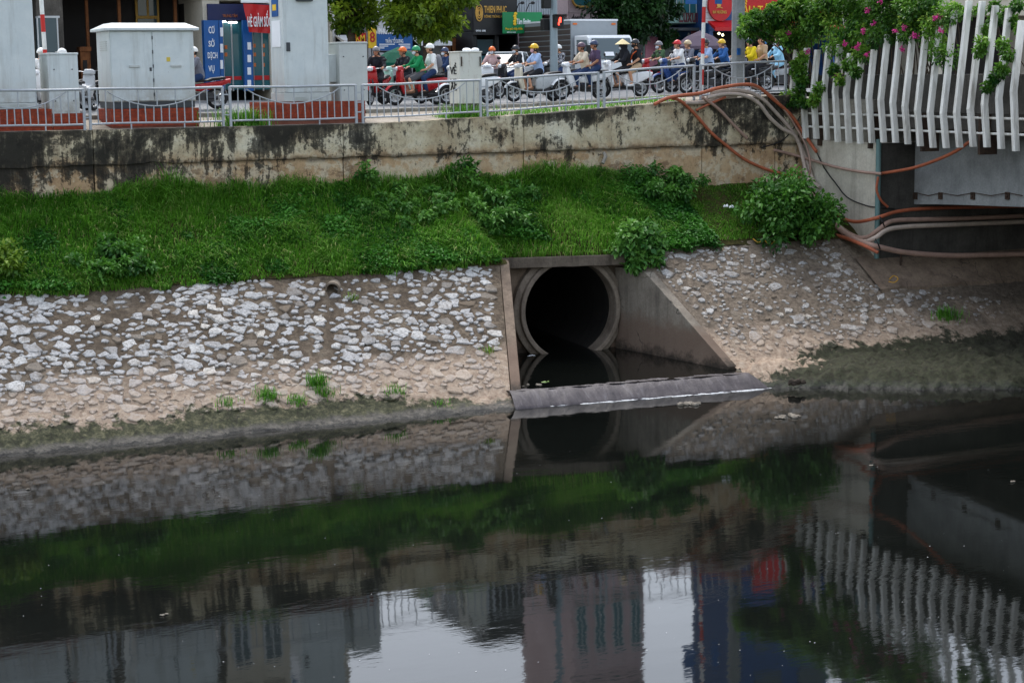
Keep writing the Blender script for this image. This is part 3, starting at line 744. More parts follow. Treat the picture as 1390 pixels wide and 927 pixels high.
for (px, py, n, h) in [(308, 548, 60, .2), (362, 540, 120, .28), (430, 522, 160, .3), (440, 535, 90, .25), (405, 545, 90, .2), (600, 548, 40, .12), (1070, 500, 60, .14), (535, 532, 60, .22)]:
    tuft(px, py, n, h, M_grass, 'small green weed tuft between the lowest bank stones', 'weeds between the lowest stones')
tuft(1284, 430, 220, .3, M_grass, 'green grass tuft on the stony bank beside the bridge', spread=.2)
tuft(478, 404, 40, .16, M_lime, 'tiny yellow-green weed beside the small weep drain', spread=.08)
tuft(664, 476, 50, .14, M_lime, 'little weed tuft in the stones beside the left wing wall', spread=.08)
for (X, n, h, lab) in [(onz(290, 168, 6.02).x, 420, .55, 'tall grass tuft at the fence foot beside the grey road strip'), (onz(640, 160, 6.1).x, 260, .45, 'weeds growing round the rusty cabinet foot')]:
    P = np.column_stack([rng.normal(0, .35, n), rng.normal(0, .1, n), np.zeros(n)])
    o = link('weed_tuft', blade_mesh('tuft', P, h*rng.uniform(.4, 1.1, n), rng.uniform(.006, .012, n), rng.uniform(0, 6.28, n), rng.uniform(.2, .9, n), rng.uniform(.1, .8, n), M_grass))
    o.location = (X, 41.98, wtop(X)); tag(o, lab, 'weeds')
n = 1500; X = rng.uniform(17.5, 24.5, n)                          # grass strip along the fence foot
P = np.column_stack([X, rng.uniform(42.1, 43.4, n), np.array([gz(a, 42.5) for a in X])])
tag(link('verge_grass', blade_mesh('verge', P, rng.uniform(.06, .22, n), rng.uniform(.008, .014, n), rng.uniform(0, 6.28, n), rng.uniform(.2, 1, n), rng.uniform(.2, .8, n), M_grass)),
    'sparse verge grass behind the metal fence', 'grass', kind='stuff')

def tree(px, Y, crown, n, size, mat, label, trunk_px=None, lean=0, nlimb=9, group=None, clumps=60):
    X = ony(px, 100, Y).x; z0 = gz(X, Y); o = thing('street_tree', label, 'tree', (X, Y, z0), group=group)
    cz, rx, ry, rz = crown                                     # crown centre height above ground and radii
    cs, rs = [], []
    for i in range(clumps):
        d = Vector((random.gauss(0, 1), random.gauss(0, 1), random.gauss(0, 1))).normalized()*random.random()**.4
        cs.append((lean+d.x*rx, d.y*ry, cz+d.z*rz)); rs.append(random.uniform(.45, .85)*min(rx, rz)*.42)
    link('crown', foliage(cs, rs, n, size, mat, flat=.7, tsp=.35), o)
    b = MB(); b.tube([(0, 0, -.1), (.03, 0, cz*.3), (lean*.4, 0, cz-rz*.7), (lean*.7, 0, cz-rz*.2)], [.2, .16, .13, .09], 9); b.build('trunk', M_bark, o, smooth=True, local=True)
    for c in cs[:nlimb]:
        b = MB(); b.tube([(lean*.4, 0, cz-rz*.75), (c[0]*.45+lean*.3, c[1]*.45, (c[2]+cz-rz*.7)/2), c], [.08, .05, .015], 6); b.build('limb', M_bark, o, smooth=True, local=True)
    return o
tree(580, 56.0, (3.2, 1.75, 1.6, 1.25), 11000, .2, M_tree, 'bright green street tree with rounded crown behind the scooters', clumps=90)
tree(478, 58.0, (3.5, 1.15, 1.3, 1.15), 6000, .2, M_tree, 'street tree with two thin trunks beside the tall white column', clumps=60)
tree(852, 61.0, (3.2, 1.5, 1.3, 1.6), 9000, .2, M_tree2, 'dark green street tree behind the box truck', clumps=70)
tree(897, 61.5, (2.75, .75, 1.0, 1.1), 3000, .2, M_tree2, 'smaller dark tree between the truck and the mint green shop', clumps=34)

# bougainvillea spilling over the fin screen
vin = thing('bougainvillea', 'green bougainvillea with magenta flowers spilling over the white fins', 'vine', (28.2, 40.5, 7.0))
cs = []; rs = []
def addc(px, py, X=None, Y=None, r=.28):
    p = onx(px, py, X) if X is not None else ony(px, py, Y)
    cs.append(tuple(p-vin.location)); rs.append(r)
for i in range(150):
    px = random.uniform(1075, 1290); top = -20; bot = 66+18*math.sin(px*.05)+(12 if px < 1110 else 0)
    addc(px, random.uniform(top, bot), X=random.uniform(27.6, 28.5), r=random.uniform(.2, .38))
for i in range(60):
    t = random.random(); px = lerp(1008, 1090, t); py = lerp(38, 26, t)+random.uniform(-14-16*t, 10+22*t)
    addc(px, py, Y=random.uniform(41.4, 42.2), r=random.uniform(.1, .22))
for (px, py) in [(1082, 88), (1088, 96), (1084, 104), (1090, 112), (1086, 122), (1083, 132), (1090, 78), (1080, 96), (1074, 140), (1068, 130), (1090, 140), (1132, 95), (1140, 108), (1150, 88), (1162, 98), (1108, 130), (1112, 120), (1104, 138)]:
    addc(px, py, X=27.45, r=.15)
for (px, py) in [(1296, 12), (1310, 20), (1330, 14), (1350, 10), (1366, 18), (1380, 8), (1335, 40), (1332, 58), (1330, 70), (1362, 60), (1368, 75), (1360, 95), (1352, 105), (1342, 118), (1385, 40), (1350, 28), (1375, 30)]:
    addc(px, py, X=27.5 if py > 50 else 27.9, r=.14)
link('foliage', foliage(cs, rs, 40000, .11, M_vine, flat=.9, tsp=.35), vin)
b = MB()
for i in range(0, len(cs), 3):
    c = Vector(cs[i]); b.tube([Vector((random.uniform(-.1, .2), c.y+random.uniform(-.3, .3), -.3)), c*.6+Vector((0, c.y*.4, .2)), c], [.02, .014, .005], 5)
tag(b.build('vine_stem', M_bark, vin, local=True), kind='stuff')
for (px, py) in [(1178, 15), (1172, 42), (1186, 32), (1165, 62), (1163, 66), (1215, 42), (1227, 38), (1243, 50), (1268, 25), (1278, 42), (1274, 23), (1225, 67), (1137, 105), (1070, 47), (1147, 60), (1195, 2), (1241, 48), (1176, 75), (1096, 70)]:
    p = (onx(px, py, 27.42) if px > 1080 else ony(px, py, 41.3))-vin.location; m = 30
    P = np.array(p)+rng.normal(0, .03, (m, 3)); D = rng.normal(0, 1, (m, 3)); L = rng.uniform(.04, .07, m)
    link('flower_cluster', leaf_mesh('flower_cluster', P, D, L, L*.4, rng.uniform(.2, 1, m), M_petal), vin)
# ================================================================== FENCE, CABINETS, COLUMNS, CABLES
M_gal = paint('grey_fence_paint', rgb(168, 172, 176), .5, .12, 5, .2, .4, .35)
FY = 41.74
fence = thing('metal_fence', 'grey metal street fence along the top of the retaining wall', 'fence', (14, FY, 6.02))
def empty_part(name, parent, loc):
    o = bpy.data.objects.new(name, None); C.objects.link(o); o.parent = parent; o.location = loc; return o
def fence_panel(x0, x1, pickets=17):
    z0, z1 = wtop(x0), wtop(x1); o = empty_part('fence_panel', fence, (0, 0, 0)); off = Vector(fence.location)
    def put(b, name, **k):
        b.v = [(p[0]-off.x, p[1]-off.y, p[2]-off.z) for p in b.v]; return b.build(name, M_gal, o, local=True, **k)
    def zz(x): return lerp(z0, z1, (x-x0)/(x1-x0))
    Hh = .93; L = x1-x0
    for x in (x0, x1):
        b = MB(); b.box(x-.03, x+.03, FY-.03, FY+.03, zz(x)-.12, zz(x)+Hh+.02); put(b, 'post', bevel=.006)
    def rail(name, h, r):
        b = MB(); b.tube([(x, FY+.006*math.sin(x*3), zz(x)+h+.008*math.sin(x*2.2+h)) for x in lsp(x0, x1, 7)], r, 8); put(b, name, smooth=True)
    rail('top_rail', Hh, .03); rail('bottom_rail', .13, .024)
    a, c = x0+L*.13, x1-L*.13
    def sag(x):
        t = (x-a)/(c-a); return Hh-.05-.36*math.sin(math.pi*min(1, max(0, t)))**.8
    b = MB(); b.tube([(x, FY, zz(x)+sag(x)) for x in lsp(a, c, 13)], .015, 6); put(b, 'curved_rail', smooth=True)
    def picket(x, lo, hi):
        t = random.uniform(-.012, .012); b = MB(); b.tube([(x, FY, zz(x)+lo), (x+t, FY, zz(x)+hi)], .0145, 6); put(b, 'picket')
    for i in range(1, pickets):
        x = x0+L*i/pickets; picket(x, .13, sag(x) if a <= x <= c else Hh-.02)
    for f in (.36, .5, .64) if L > 2.6 else (.5,): picket(x0+L*f, sag(x0+L*f), Hh)
    for f in (.3, .7):
        x = x0+L*f; b = MB(); b.box(x-.015, x+.015, FY-.015, FY+.015, zz(x)-.05, zz(x)+.13); put(b, 'foot')
fx = lambda px, py: ony(px, py, FY).x
segs = [(-190, -73), (-68, 113), (121, 302), (312, 483), (492, 652), (661, 812), (820, 942), (951, 1066)]
for a, c in segs: fence_panel(fx(a, 130), fx(c, 130), 17 if c-a > 140 else 12)
for a, c in ((113, 121), (302, 312), (483, 492), (652, 661), (812, 820), (942, 951), (-73, -68)):   # ladder ties between panels
    xa, xc = fx(a, 130), fx(c, 130); z = wtop(xa)
    for h in (.28, .52, .76):
        b = MB(); b.box(xa+.02, xc-.02, FY-.012, FY+.012, z+h-.015, z+h+.015); b.build('tie_rung', M_gal, fence)

# ---- brick plinths, cabinets, tall white columns
def make_brick():
    g = G('red_brick', .8, .25); v = g.map(g.obj, (1, 1, 1), rot=(R(90), 0, 0))
    n = g.noise(4, 5, .7); r = g.rand()
    c = g.ramp(g.noise(9, 4, .7), [(.3, rgb(118, 46, 30)), (.6, rgb(156, 68, 44)), (.8, rgb(176, 92, 64))])
    c = g.mix(g.rmap(r, 0, 1, 0, .35), c, rgb(108, 44, 32))
    c = g.mix(g.ramp(n, [(.55, 0), (.8, .5)]), c, rgb(90, 62, 50)); g.col(c); g.bump(n, .3, .01); return g.mat
M_brick = make_brick(); M_brickmortar = concrete('brick_joint', rgb(104, 62, 50), rgb(134, 84, 68), .3)
bsh = MB(); bsh.box(-.5, .5, -.5, .5, -.5, .5); BRICK = bsh.mesh('brick_shape', M_brick)
def plinth(x0, x1, y0, y1, z0, z1, lab):
    o = thing('brick_plinth', lab, 'plinth', ((x0+x1)/2, y0, z0), group='brick plinths behind the fence')
    b = MB(); b.box(x0+.012, x1-.012, y0+.012, y1, z0-.15, z1-.004); b.build('core', M_brickmortar, o)
    rows = max(3, round((z1-z0)/.075)); h = (z1-z0)/rows; l = .42
    for r in range(rows):
        off = (r % 2)*l/2; X = x0-off
        while X < x1-.03:
            a = max(X, x0); c = min(X+l, x1)
            if c-a > .04:
                T = Matrix.Translation(Vector(((a+c)/2, y0+.03, z0+(r+.5)*h))-o.location) @ Matrix.Diagonal((c-a-.008, .06+random.uniform(-.004, .004), h-.008, 1))
                inst('brick', BRICK, o, None, T)
            X += l
        d = y1-y0; nY = max(2, round(d/l)); ly = d/nY
        for k in range(nY):
            T = Matrix.Translation(Vector((x0+.03, y0+.062+(k+.5)*(d-.062)/nY, z0+(r+.5)*h))-o.location) @ Matrix.Diagonal((.06, (d-.062)/nY-.008, h-.008, 1))
            inst('brick', BRICK, o, None, T)
    return o
def make_steel():
    g = G('pale_grey_steel', .42, .4); n = g.noise(1, 6, .7, g.map(g.pos, (5, 5, .5))); f = g.noise(3, 5, .7); sp = g.noise(24, 3, .6)
    c = g.ramp(f, [(.3, rgb(194, 202, 202)), (.7, rgb(210, 216, 214))])
    c = g.mix(g.ramp(n, [(.52, 0), (.74, .5)]), c, rgb(146, 146, 138)); c = g.mix(g.ramp(sp, [(.68, 0), (.74, .5)]), c, rgb(120, 104, 88))
    z = g.sep(g.pos, 2); c = g.mix(g.math('MULTIPLY', g.rmap(z, 7.4, 6.4, 0, .8), g.ramp(f, [(.4, .2), (.6, 1)])), c, rgb(140, 134, 122))      # splash dirt near the foot
    g.col(c); return g.mat
M_white = make_steel()
M_white2 = paint('grey_steel', rgb(186, 190, 186), .5, .08, 2, 0, .4, .2)
M_dkgrey = paint('dark_grey_steel', rgb(58, 62, 66), .5)
M_rusty = None
def make_rusty():
    g = G('rust_streaked_steel', .6, .35); n = g.noise(1, 5, .7, g.map(g.pos, (7, 7, 1.1))); f = g.noise(14, 4, .7)
    c = g.mix(g.ramp(n, [(.54, 0), (.74, .7)]), rgb(204, 204, 194), rgb(132, 98, 70)); c = g.mix(g.ramp(f, [(.6, 0), (.75, .5)]), c, rgb(96, 80, 66)); g.col(c); return g.mat
M_rusty = make_rusty()
CY = 42.75
def rect(px0, px1, py0, py1, Y):
    m = (py0+py1)/2; a = ony(px0, m, Y).x; c = ony(px1, m, Y).x; k = (px0+px1)/2
    return a, c, ony(k, py1, Y).z, ony(k, py0, Y).z
def txt(body, parent, x0, x1, z0, z1, y, mat, name='lettering', depth=.012, world=True, T=None, keep=False):
    cu = bpy.data.curves.new('t', 'FONT'); cu.body = body; cu.extrude = depth; cu.align_x = 'LEFT'; cu.resolution_u = 2; cu.offset = .012
    ob = bpy.data.objects.new('t', cu); C.objects.link(ob); dg = bpy.context.evaluated_depsgraph_get()
    me = bpy.data.meshes.new_from_object(ob.evaluated_get(dg)); bpy.data.objects.remove(ob); bpy.data.curves.remove(cu)
    n = len(me.vertices)
    if not n: return None
    co = np.empty(n*3); me.vertices.foreach_get('co', co); co = co.reshape(-1, 3)
    mn, mx = co.min(0), co.max(0); u = (co[:, 0]-mn[0])/(mx[0]-mn[0]); v = (co[:, 1]-mn[1])/(mx[1]-mn[1])
    out = np.column_stack([x0+u*(x1-x0), np.full(n, y)-co[:, 2], z0+v*(z1-z0)])
    if parent is not None and world: out -= np.array(parent.location)
    me.vertices.foreach_set('co', out.astype(np.float32).ravel()); me.materials.clear(); me.materials.append(mat); me.name = name; me.update()
    o = bpy.data.objects.new(name, me); C.objects.link(o); o.parent = parent; return o
def vents(x0, x1, z0, z1, y, o, n=3):
    w_ = (x1-x0)/n
    for i in range(n):
        a = x0+i*w_+w_*.08; c = x0+(i+1)*w_-w_*.08
        b = MB(); b.box(a, c, y-.006, y+.02, z0, z1)
        for k in range(4): b.box(a+.01, c-.01, y-.014, y-.006, z0+(z1-z0)*(k+.3)/4, z0+(z1-z0)*(k+.55)/4)
        b.build('vent', M_white2, o)

# column 1 (left edge) and its plinth
x0, x1, z0, z1 = rect(-72, 49, 60, 148, CY)
zb = rect(0, 40, 146, 181, CY)
o = thing('white_column', 'tall white steel column at the left on brick, beside the small cabinet', 'column', (x1-1, CY+.5, zb[2]))
b = MB(); b.box(x0, x1, CY, CY+1.3, z0+.12, 21.5); b.build('casing', M_white, o, bevel=.02)
b = MB(); b.box(x0-.03, x1+.02, CY-.03, CY+1.3, z0-.02, z0+.115); b.build('skirting', M_white2, o, bevel=.01)
vents(x0+.3, x1-.2, z0+.02, z0+.1, CY-.03, o)
plinth(x0-.1, ony(70, 160, CY).x, CY-.1, CY+1.3, zb[2]-.03, z0-.022, 'red brick plinth under the left white column')
# small grey cabinet
x0, x1, z0, z1 = rect(66, 107, 75, 153, CY-.05); d = 1.05
o = thing('utility_cabinet', 'narrow grey steel cabinet beside the left white column', 'cabinet', ((x0+x1)/2, CY, z0))
b = MB(); b.box(x0, x1, CY-.05, CY+d, z0-.35, z1); b.build('body', M_white, o, bevel=.012)
b = MB(); b.box(x0-.015, x1+.015, CY-.065, CY+d, z1+.002, z1+.05); b.build('lid', M_white, o, bevel=.01)
for (u, v) in ((.2, .75), (.8, .75), (.2, .2), (.8, .2)):
    b = MB(); X = lerp(x0, x1, u); Z = lerp(z0, z1, v); b.cyl((X, CY-.07, Z), (X, CY-.05, Z), .015, None, 8); b.build('bolt', M_dkgrey, o)
plinth(x0+.05, x1+.06, CY-.1, CY+d, zb[2]-.02, z0-.02, 'short brick plinth under the narrow grey cabinet')
# wide two-door cabinet
x0, x1, z0, z1 = rect(150, 264, 42, 138, CY); zr = rect(150, 264, 38, 50, CY); zp = rect(150, 264, 138, 171, CY)
o = thing('utility_cabinet', 'wide grey two-door steel cabinet with overhanging roof', 'cabinet', ((x0+x1)/2, CY, z0)); d = 1.5
b = MB(); b.box(x0, x1, CY, CY+d, z0, z1); b.build('body', M_white, o, bevel=.012)
mid = x0+(x1-x0)*.5
for a, c in ((x0+.02, mid-.01), (mid+.01, x1-.02)):
    dd = MB(); dd.box(a, c, CY-.03, CY+.01, z0+.02, z1-.03); do = dd.build('door', M_white, o, bevel=.008)
    h = MB(); X = lerp(a, c, .55); Z = lerp(z0, z1, .5); h.box(X-.13, X+.13, CY-.065, CY-.028, Z-.03, Z+.03)
    l0 = o.location; ho = h.build('handle', M_white2, None, bevel=.01); ho.data.transform(Matrix.Translation(-l0)); ho.parent = do
for k in range(5):
    b = MB(); Z = lerp(z0, z1, .1+.2*k); b.cyl((mid, CY-.04, Z-.04), (mid, CY-.04, Z+.04), .012, None, 8); b.build('hinge', M_dkgrey, o)
b = MB(); e = .12
b.add([(x0-e, CY-e, z1), (x1+e, CY-e, z1), (x1+e, CY+d+e, z1), (x0-e, CY+d+e, z1), (x0-e, CY-e, z1+.06), (x1+e, CY-e, z1+.06), (x1+e, CY+d+e, z1+.06), (x0-e, CY+d+e, z1+.06), (x0+.12, CY+.3, z1+.19), (x1-.12, CY+.3, z1+.19), (x1-.12, CY+d-.3, z1+.19), (x0+.12, CY+d-.3, z1+.19)],
      [(0, 3, 2, 1), (0, 1, 5, 4), (1, 2, 6, 5), (2, 3, 7, 6), (3, 0, 4, 7), (4, 5, 9, 8), (5, 6, 10, 9), (6, 7, 11, 10), (7, 4, 8, 11), (8, 9, 10, 11)])
b.build('roof', M_white, o, bevel=.01)
b = MB(); b.box(x0+.02, x1-.02, CY+.015, CY+d, zp[3]-.16, z0-.002); b.build('base_frame', M_dkgrey, o)
plinth(x0-.04, x1+.06, CY-.05, CY+d, zp[2], zp[3]-.165, 'red brick plinth under the wide two-door cabinet')
# lock, stickers and vents on the wide cabinet
for (a_, c_, p_, q_, mt, nm) in ((226, 231, 78, 84, None, 'sticker'), (203, 206, 92, 97, 'd', 'lock')):
    k = rect(a_, c_, p_, q_, CY-.03); b = MB(); b.box(k[0], k[1], CY-.036, CY-.028, k[2], k[3]); b.build(nm, M_dkgrey if mt else paint('yellow_sticker', rgb(206, 180, 70), .5), o)
for i in range(5):
    k = rect(152+i*1.2, 152.8+i*1.2, 0, 10, CY); Z = z1-.25-i*.05; b = MB(); b.box(x0-.012, x0+.01, CY+.3, CY+1.1, Z-.015, Z+.012); b.build('vent', M_white2, o)
# column 2
x0, x1, z0, z1 = rect(386, 447, 60, 138, CY); zp = rect(386, 447, 137, 163, CY); d = 1.1
o = thing('white_column', 'tall white steel column with small black keypad and blue plaque', 'column', ((x0+x1)/2, CY+.5, zp[2]))
b = MB(); b.box(x0, x1, CY, CY+d, z0+.22, 22); b.build('casing', M_white, o, bevel=.02)
b = MB(); b.box(x0-.03, x1+.03, CY-.03, CY+d, z0, z0+.215); b.build('skirting', M_white2, o, bevel=.01)
vents(x0+.2, x1-.15, z0+.03, z0+.12, CY-.03, o, 2)
k = rect(389, 394, 58, 70, CY-.02); b = MB(); b.box(k[0], k[1], CY-.025, CY+.01, k[2], k[3]); b.build('keypad', M_dkgrey, o, bevel=.005)
k = rect(402, 424, -10, 2, CY-.05); b = MB(); b.box(k[0], k[1], CY-.1, CY+.01, k[2], k[3]); b.build('cover_box', M_dkgrey, o, bevel=.01)
M_blue = paint('sign_blue', rgb(16, 84, 150), .4); M_yel = paint('sign_yellow', rgb(236, 190, 40), .5); M_letter = paint('white_letters', rgb(236, 238, 240), .5, .03, dirt=.05)
X = x0-.012
b = MB(); zq = ony(370, 22, CY).z; b.box(X-.01, X+.02, CY+.35, CY+.85, zq, zq+1.6); b.build('plaque', M_blue, o)
for i in range(4):
    b = MB(); b.box(X-.016, X-.009, CY+.45, CY+.75, zq+.15+i*.36, zq+.3+i*.36); b.build('plaque_text', M_yel, o)
b = MB(); b.box(X-.006, X+.012, CY+.2, CY+.9, zq-.75, zq-.1); b.build('paper_notice', M_letter, o)
xq = ony(355, 150, CY-.05).x
plinth(xq, ony(495, 150, CY).x, CY-.06, CY+1.0, zp[2]-.02, z0-.004, 'long red brick plinth under the white column and cabinet')
b = MB(); k = rect(449, 457, 74, 112, CY+.3); b.box(x1-.03, k[1], CY+.25, CY+.7, k[2], k[3]); b.build('side_box', M_white, o, bevel=.02)
# grey cabinet right of column 2
x0, x1, z0, z1 = rect(461, 499, 60, 138, CY-.02)
o = thing('utility_cabinet', 'grey steel cabinet right beside the keypad column', 'cabinet', ((x0+x1)/2, CY, z0))
b = MB(); b.box(x0, x1, CY-.02, CY+.9, z0, z1); b.build('body', M_white2, o, bevel=.012)
b = MB(); b.box(x0-.015, x1+.015, CY-.035, CY+.9, z1+.002, z1+.05); b.build('lid', M_white2, o, bevel=.01)
for (u, v) in ((.15, .78), (.85, .78), (.15, .2), (.85, .2)):
    b = MB(); X = lerp(x0, x1, u); Z = lerp(z0, z1, v); b.cyl((X, CY-.04, Z), (X, CY-.018, Z), .015, None, 8); b.build('bolt', M_dkgrey, o)
# old rusty cabinet with black stencil
x0, x1, z0, z1 = rect(624, 654, 72, 141, CY+.1); g0 = gz(x0, CY+.4)
o = thing('utility_cabinet', 'old rust-streaked white cabinet with black stencilled letters', 'cabinet', ((x0+x1)/2, CY+.3, g0))
b = MB(); b.box(x0, x1, CY+.1, CY+.8, z0, z1); b.build('body', M_rusty, o, bevel=.01)
b = MB(); b.box(x0-.02, x1+.02, CY+.08, CY+.82, z1+.002, z1+.04); b.build('lid', M_rusty, o, bevel=.01)
b = MB(); b.box(x0+.03, x1-.03, CY+.14, CY+.78, g0-.1, z0-.002); b.build('footing', M_conc_dark, o)
for X in (x0+.05, x1-.05):
    b = MB(); b.cyl((X, CY+.07, z1-.35), (X, CY+.07, z1-.1), .018, None, 8); b.build('hinge', M_rust, o)
M_ink = paint('black_ink', rgb(26, 26, 28), .7)
for i, s_ in enumerate(('VỀ', 'XE')):
    t = txt(s_, None, 0, .42, 0, .3, 0, M_ink, 'stencil_letters')
    t.matrix_world = Matrix.Translation((x0-.004, CY+.72, z1-.55-i*.42)) @ Matrix.Rotation(R(-90), 4, 'Z'); t.data.transform(t.matrix_world); t.matrix_world = Matrix.Identity(4)
    t.data.transform(Matrix.Translation(-o.location)); t.parent = o
b = MB()
for i in range(5): b.sph((random.uniform(x0+.35, x1-.1), CY+.4+random.uniform(-.2, .2), z1+.07), (.11, .09, .06), 8, 5)
b2 = b.build('plastic_bag', M_letter, smooth=True); tag(b2, 'crumpled white plastic bag lying on top of the rusty cabinet', 'bag')

# ---- poles ---------------------------------------------------------------------
M_red = paint('pole_red', rgb(196, 40, 34), .5); M_pw = paint('pole_white', rgb(224, 224, 220), .5)
def banded(px0, py0, px1, py1, Y, lab, ext=5):
    p0 = ony(px1, py1, Y); p1 = ony(px0, py0, Y); p0.z = gz(p0.x, Y)-.02; d = (p1-p0).normalized(); o = thing('striped_pole', lab, 'pole', p0)
    n = int(((p1-p0).length+ext)/.42)
    for i in range(n):
        b = MB(); b.cyl(p0+d*(i*.42), p0+d*((i+1)*.42), .052, None, 12); b.build('band', M_red if i % 2 else M_pw, o, smooth=True)
    return o, p0, d
o, p0, d = banded(956, 0, 952, 122, 42.3, 'red and white striped pole behind the fence near the cable bundle', 5.2)
for (a, c, t) in ((930, 945, M_blue), (970, 979, M_blue)):
    k = rect(a, c, -40, 6, 42.25); b = MB(); b.box(k[0], k[1], 42.2, 42.23, k[2], k[3]); b.build('sign_plate', t, o)
k = rect(928, 981, -26, -22, 42.26); b = MB(); b.box(k[0], k[1], 42.235, 42.26, k[2], k[3]); b.build('sign_arm', M_gal, o)
banded(56, 0, 63, 78, 44.5, 'leaning red and white striped pole behind the narrow cabinet', 4)
# concrete pole
X0, X1 = ony(994, 60, 43.2).x, ony(1010, 60, 43.2).x; xm = (X0+X1)/2
o = thing('utility_pole', 'thick grey concrete utility pole behind the fence beside the bridge', 'pole', (xm, 43.2, gz(xm, 43.2)))
M_pole = concrete('pole_concrete', rgb(122, 126, 128), rgb(156, 160, 160), .25)
b = MB(); b.tube([(xm, 43.2, gz(xm, 43.2)-.2), (xm, 43.2, 19)], [(X1-X0)*.52, (X1-X0)*.36], 8); b.build('shaft', M_pole, o)
k = rect(1002, 1006, 66, 75, 42.95); b = MB(); b.box(k[0], k[1], 42.98, 43.02, k[2], k[3]); b.build('tag_plate', M_blue, o)
# traffic light
X0, X1 = ony(746, 60, 51).x, ony(757.5, 60, 51).x; xm = (X0+X1)/2; zg = gz(xm, 51)
M_gpole = paint('galvanised_pole', rgb(136, 150, 156), .45, .1, 2, .3)
o = thing('traffic_light', 'galvanised traffic light pole with red figure beside the truck', 'traffic light', (xm, 51, zg))
b = MB(); b.tube([(xm, 51, zg-.1), (xm, 51, zg+7.5)], [.135, .1], 14); b.build('pole', M_gpole, o, smooth=True)
b = MB(); b.cyl((xm, 51, zg), (xm, 51, zg+.25), .2, None, 14); b.build('base', M_gpole, o, smooth=True)
M_blk = paint('black_plastic', rgb(22, 22, 24), .5, .1)
k = rect(752, 764, 20, 38, 50.8); b = MB(); b.box(k[0], k[1], 50.72, 50.95, k[2], k[3]); hd = b.build('signal_head', M_blk, o, bevel=.02)
M_redlamp = lit('red_signal', (1, .05, .03, 1), 2.2)
b = MB(); m = ((k[0]+k[1])/2, 50.715, (k[2]+k[3])/2)
b.cyl((m[0]+.02, 50.70, m[2]+.08), (m[0]+.02, 50.72, m[2]+.08), .035, None, 10)
b.box(m[0]-.03, m[0]+.05, 50.70, 50.72, m[2]-.05, m[2]+.05); b.box(m[0]-.05, m[0]-.01, 50.7, 50.72, m[2]-.13, m[2]-.04); b.build('red_figure', M_redlamp, o)
b = MB(); b.box(k[0]-.02, k[1]+.02, 50.56, 50.72, k[3]-.03, k[3]); b.build('visor', M_blk, o)
k = rect(737, 747, -30, 12, 50.8); b = MB(); b.box(k[0], k[1], 50.72, 50.95, k[2], k[3]); b.build('signal_head', M_blk, o, bevel=.02)
k = rect(735, 746, 26, 42, 51.2); b = MB(); b.box(k[0], k[1], 51.1, 51.3, k[2], k[3]); b.build('signal_head', M_blk, o, bevel=.02)

# ---- cables and conduits ---------------------------------------------------------
def smooth_path(pts, n=6):
    pts = [Vector(p) for p in pts]; q = [pts[0]*2-pts[1]]+pts+[pts[-1]*2-pts[-2]]; out = []
    for i in range(1, len(q)-2):
        for k in range(n):
            t = k/n; a, b_, c, d = q[i-1], q[i], q[i+1], q[i+2]
            out.append(.5*((2*b_)+(c-a)*t+(2*a-5*b_+4*c-d)*t*t+(3*b_-a-3*c+d)*t**3))
    return out+[pts[-1]]
M_or = paint('orange_conduit', rgb(164, 90, 62), .6, .25, 4, 0, .3, .7); M_or2 = paint('faded_conduit', rgb(156, 128, 114), .6, .2, 4, 0, .3, .7)
M_gy = paint('grey_conduit', rgb(174, 158, 145), .6, .2, 4, 0, .3, .7); M_bkc = paint('black_cable', rgb(20, 20, 22), .5)
def cpt(px, py, off):                                            # a point on the wall / abutment surface, a bit proud of it
    p = ony(px, py, WY-off)
    if p.x > AXX-off:
        p = onx(px, py, AXX-off)
        if p.y < 38.0-off: p = ony(px, py, 38.0-off)
    return p
def cable(pts, r, mat, lab, off=.08, name='cable_conduit', group=None):
    b = MB(); b.tube(smooth_path([cpt(x, y, off+(q[0] if q else 0)) for x, y, *q in pts]), r*.95, 9)
    o = b.build(name, mat, smooth=True); return tag(o, lab, 'conduit' if 'conduit' in name else 'cable', group)
cable([(888, 142), (905, 134), (925, 130), (950, 127), (975, 120), (1010, 115), (1030, 119), (1052, 137), (1075, 158), (1090, 180), (1108, 206)], .05, M_or, 'thick orange conduit arching over the wall top and down behind the fins', .16)
cable([(1108, 206), (1120, 230), (1135, 250), (1150, 268), (1175, 279), (1195, 282), (1215, 284)], .018, M_bkc, 'black cable dropping across the abutment below the orange conduit', .06, 'black_cable')
cable([(965, 127), (990, 123), (1015, 125), (1035, 135), (1052, 152), (1070, 172), (1086, 196), (1096, 222), (1104, 245), (1112, 255)], .055, M_gy, 'upper grey conduit curving down the wall beside the fins', .1)
cable([(960, 133), (985, 128), (1010, 130), (1030, 141), (1045, 160), (1062, 175), (1078, 184), (1086, 200), (1092, 225), (1098, 245)], .055, M_gy, 'lower grey conduit curving down the wall beside the fins', .22)
cable([(930, 140), (955, 139), (985, 132), (1000, 130)], .06, M_gy, 'short grey conduit lying on the wall top under the orange one', .1)
cable([(1020, 118), (1045, 128), (1065, 150), (1080, 172), (1095, 200), (1100, 225), (1098, 240)], .03, M_or2, 'thin faded conduit strapped along the grey bundle', .16)
cable([(912, 134), (925, 138), (945, 157), (965, 180), (985, 197), (1010, 216), (1040, 230), (1070, 238), (1087, 244)], .045, M_or, 'orange conduit sagging diagonally down the wall to the big bush', .1)
cable([(953, 132), (975, 148), (995, 169), (1014, 188)], .045, M_or2, 'straight faded conduit slanting down the wall above the bush', .2)
cable([(945, 150), (962, 142), (985, 132)], .035, M_or, 'short orange offcut crossing under the conduit bundle', .17)
cable([(1033, 201), (1060, 192), (1076, 176), (1086, 158)], .018, M_bkc, 'thin black cable looping from the wall up to the first fin', .1, 'black_cable')
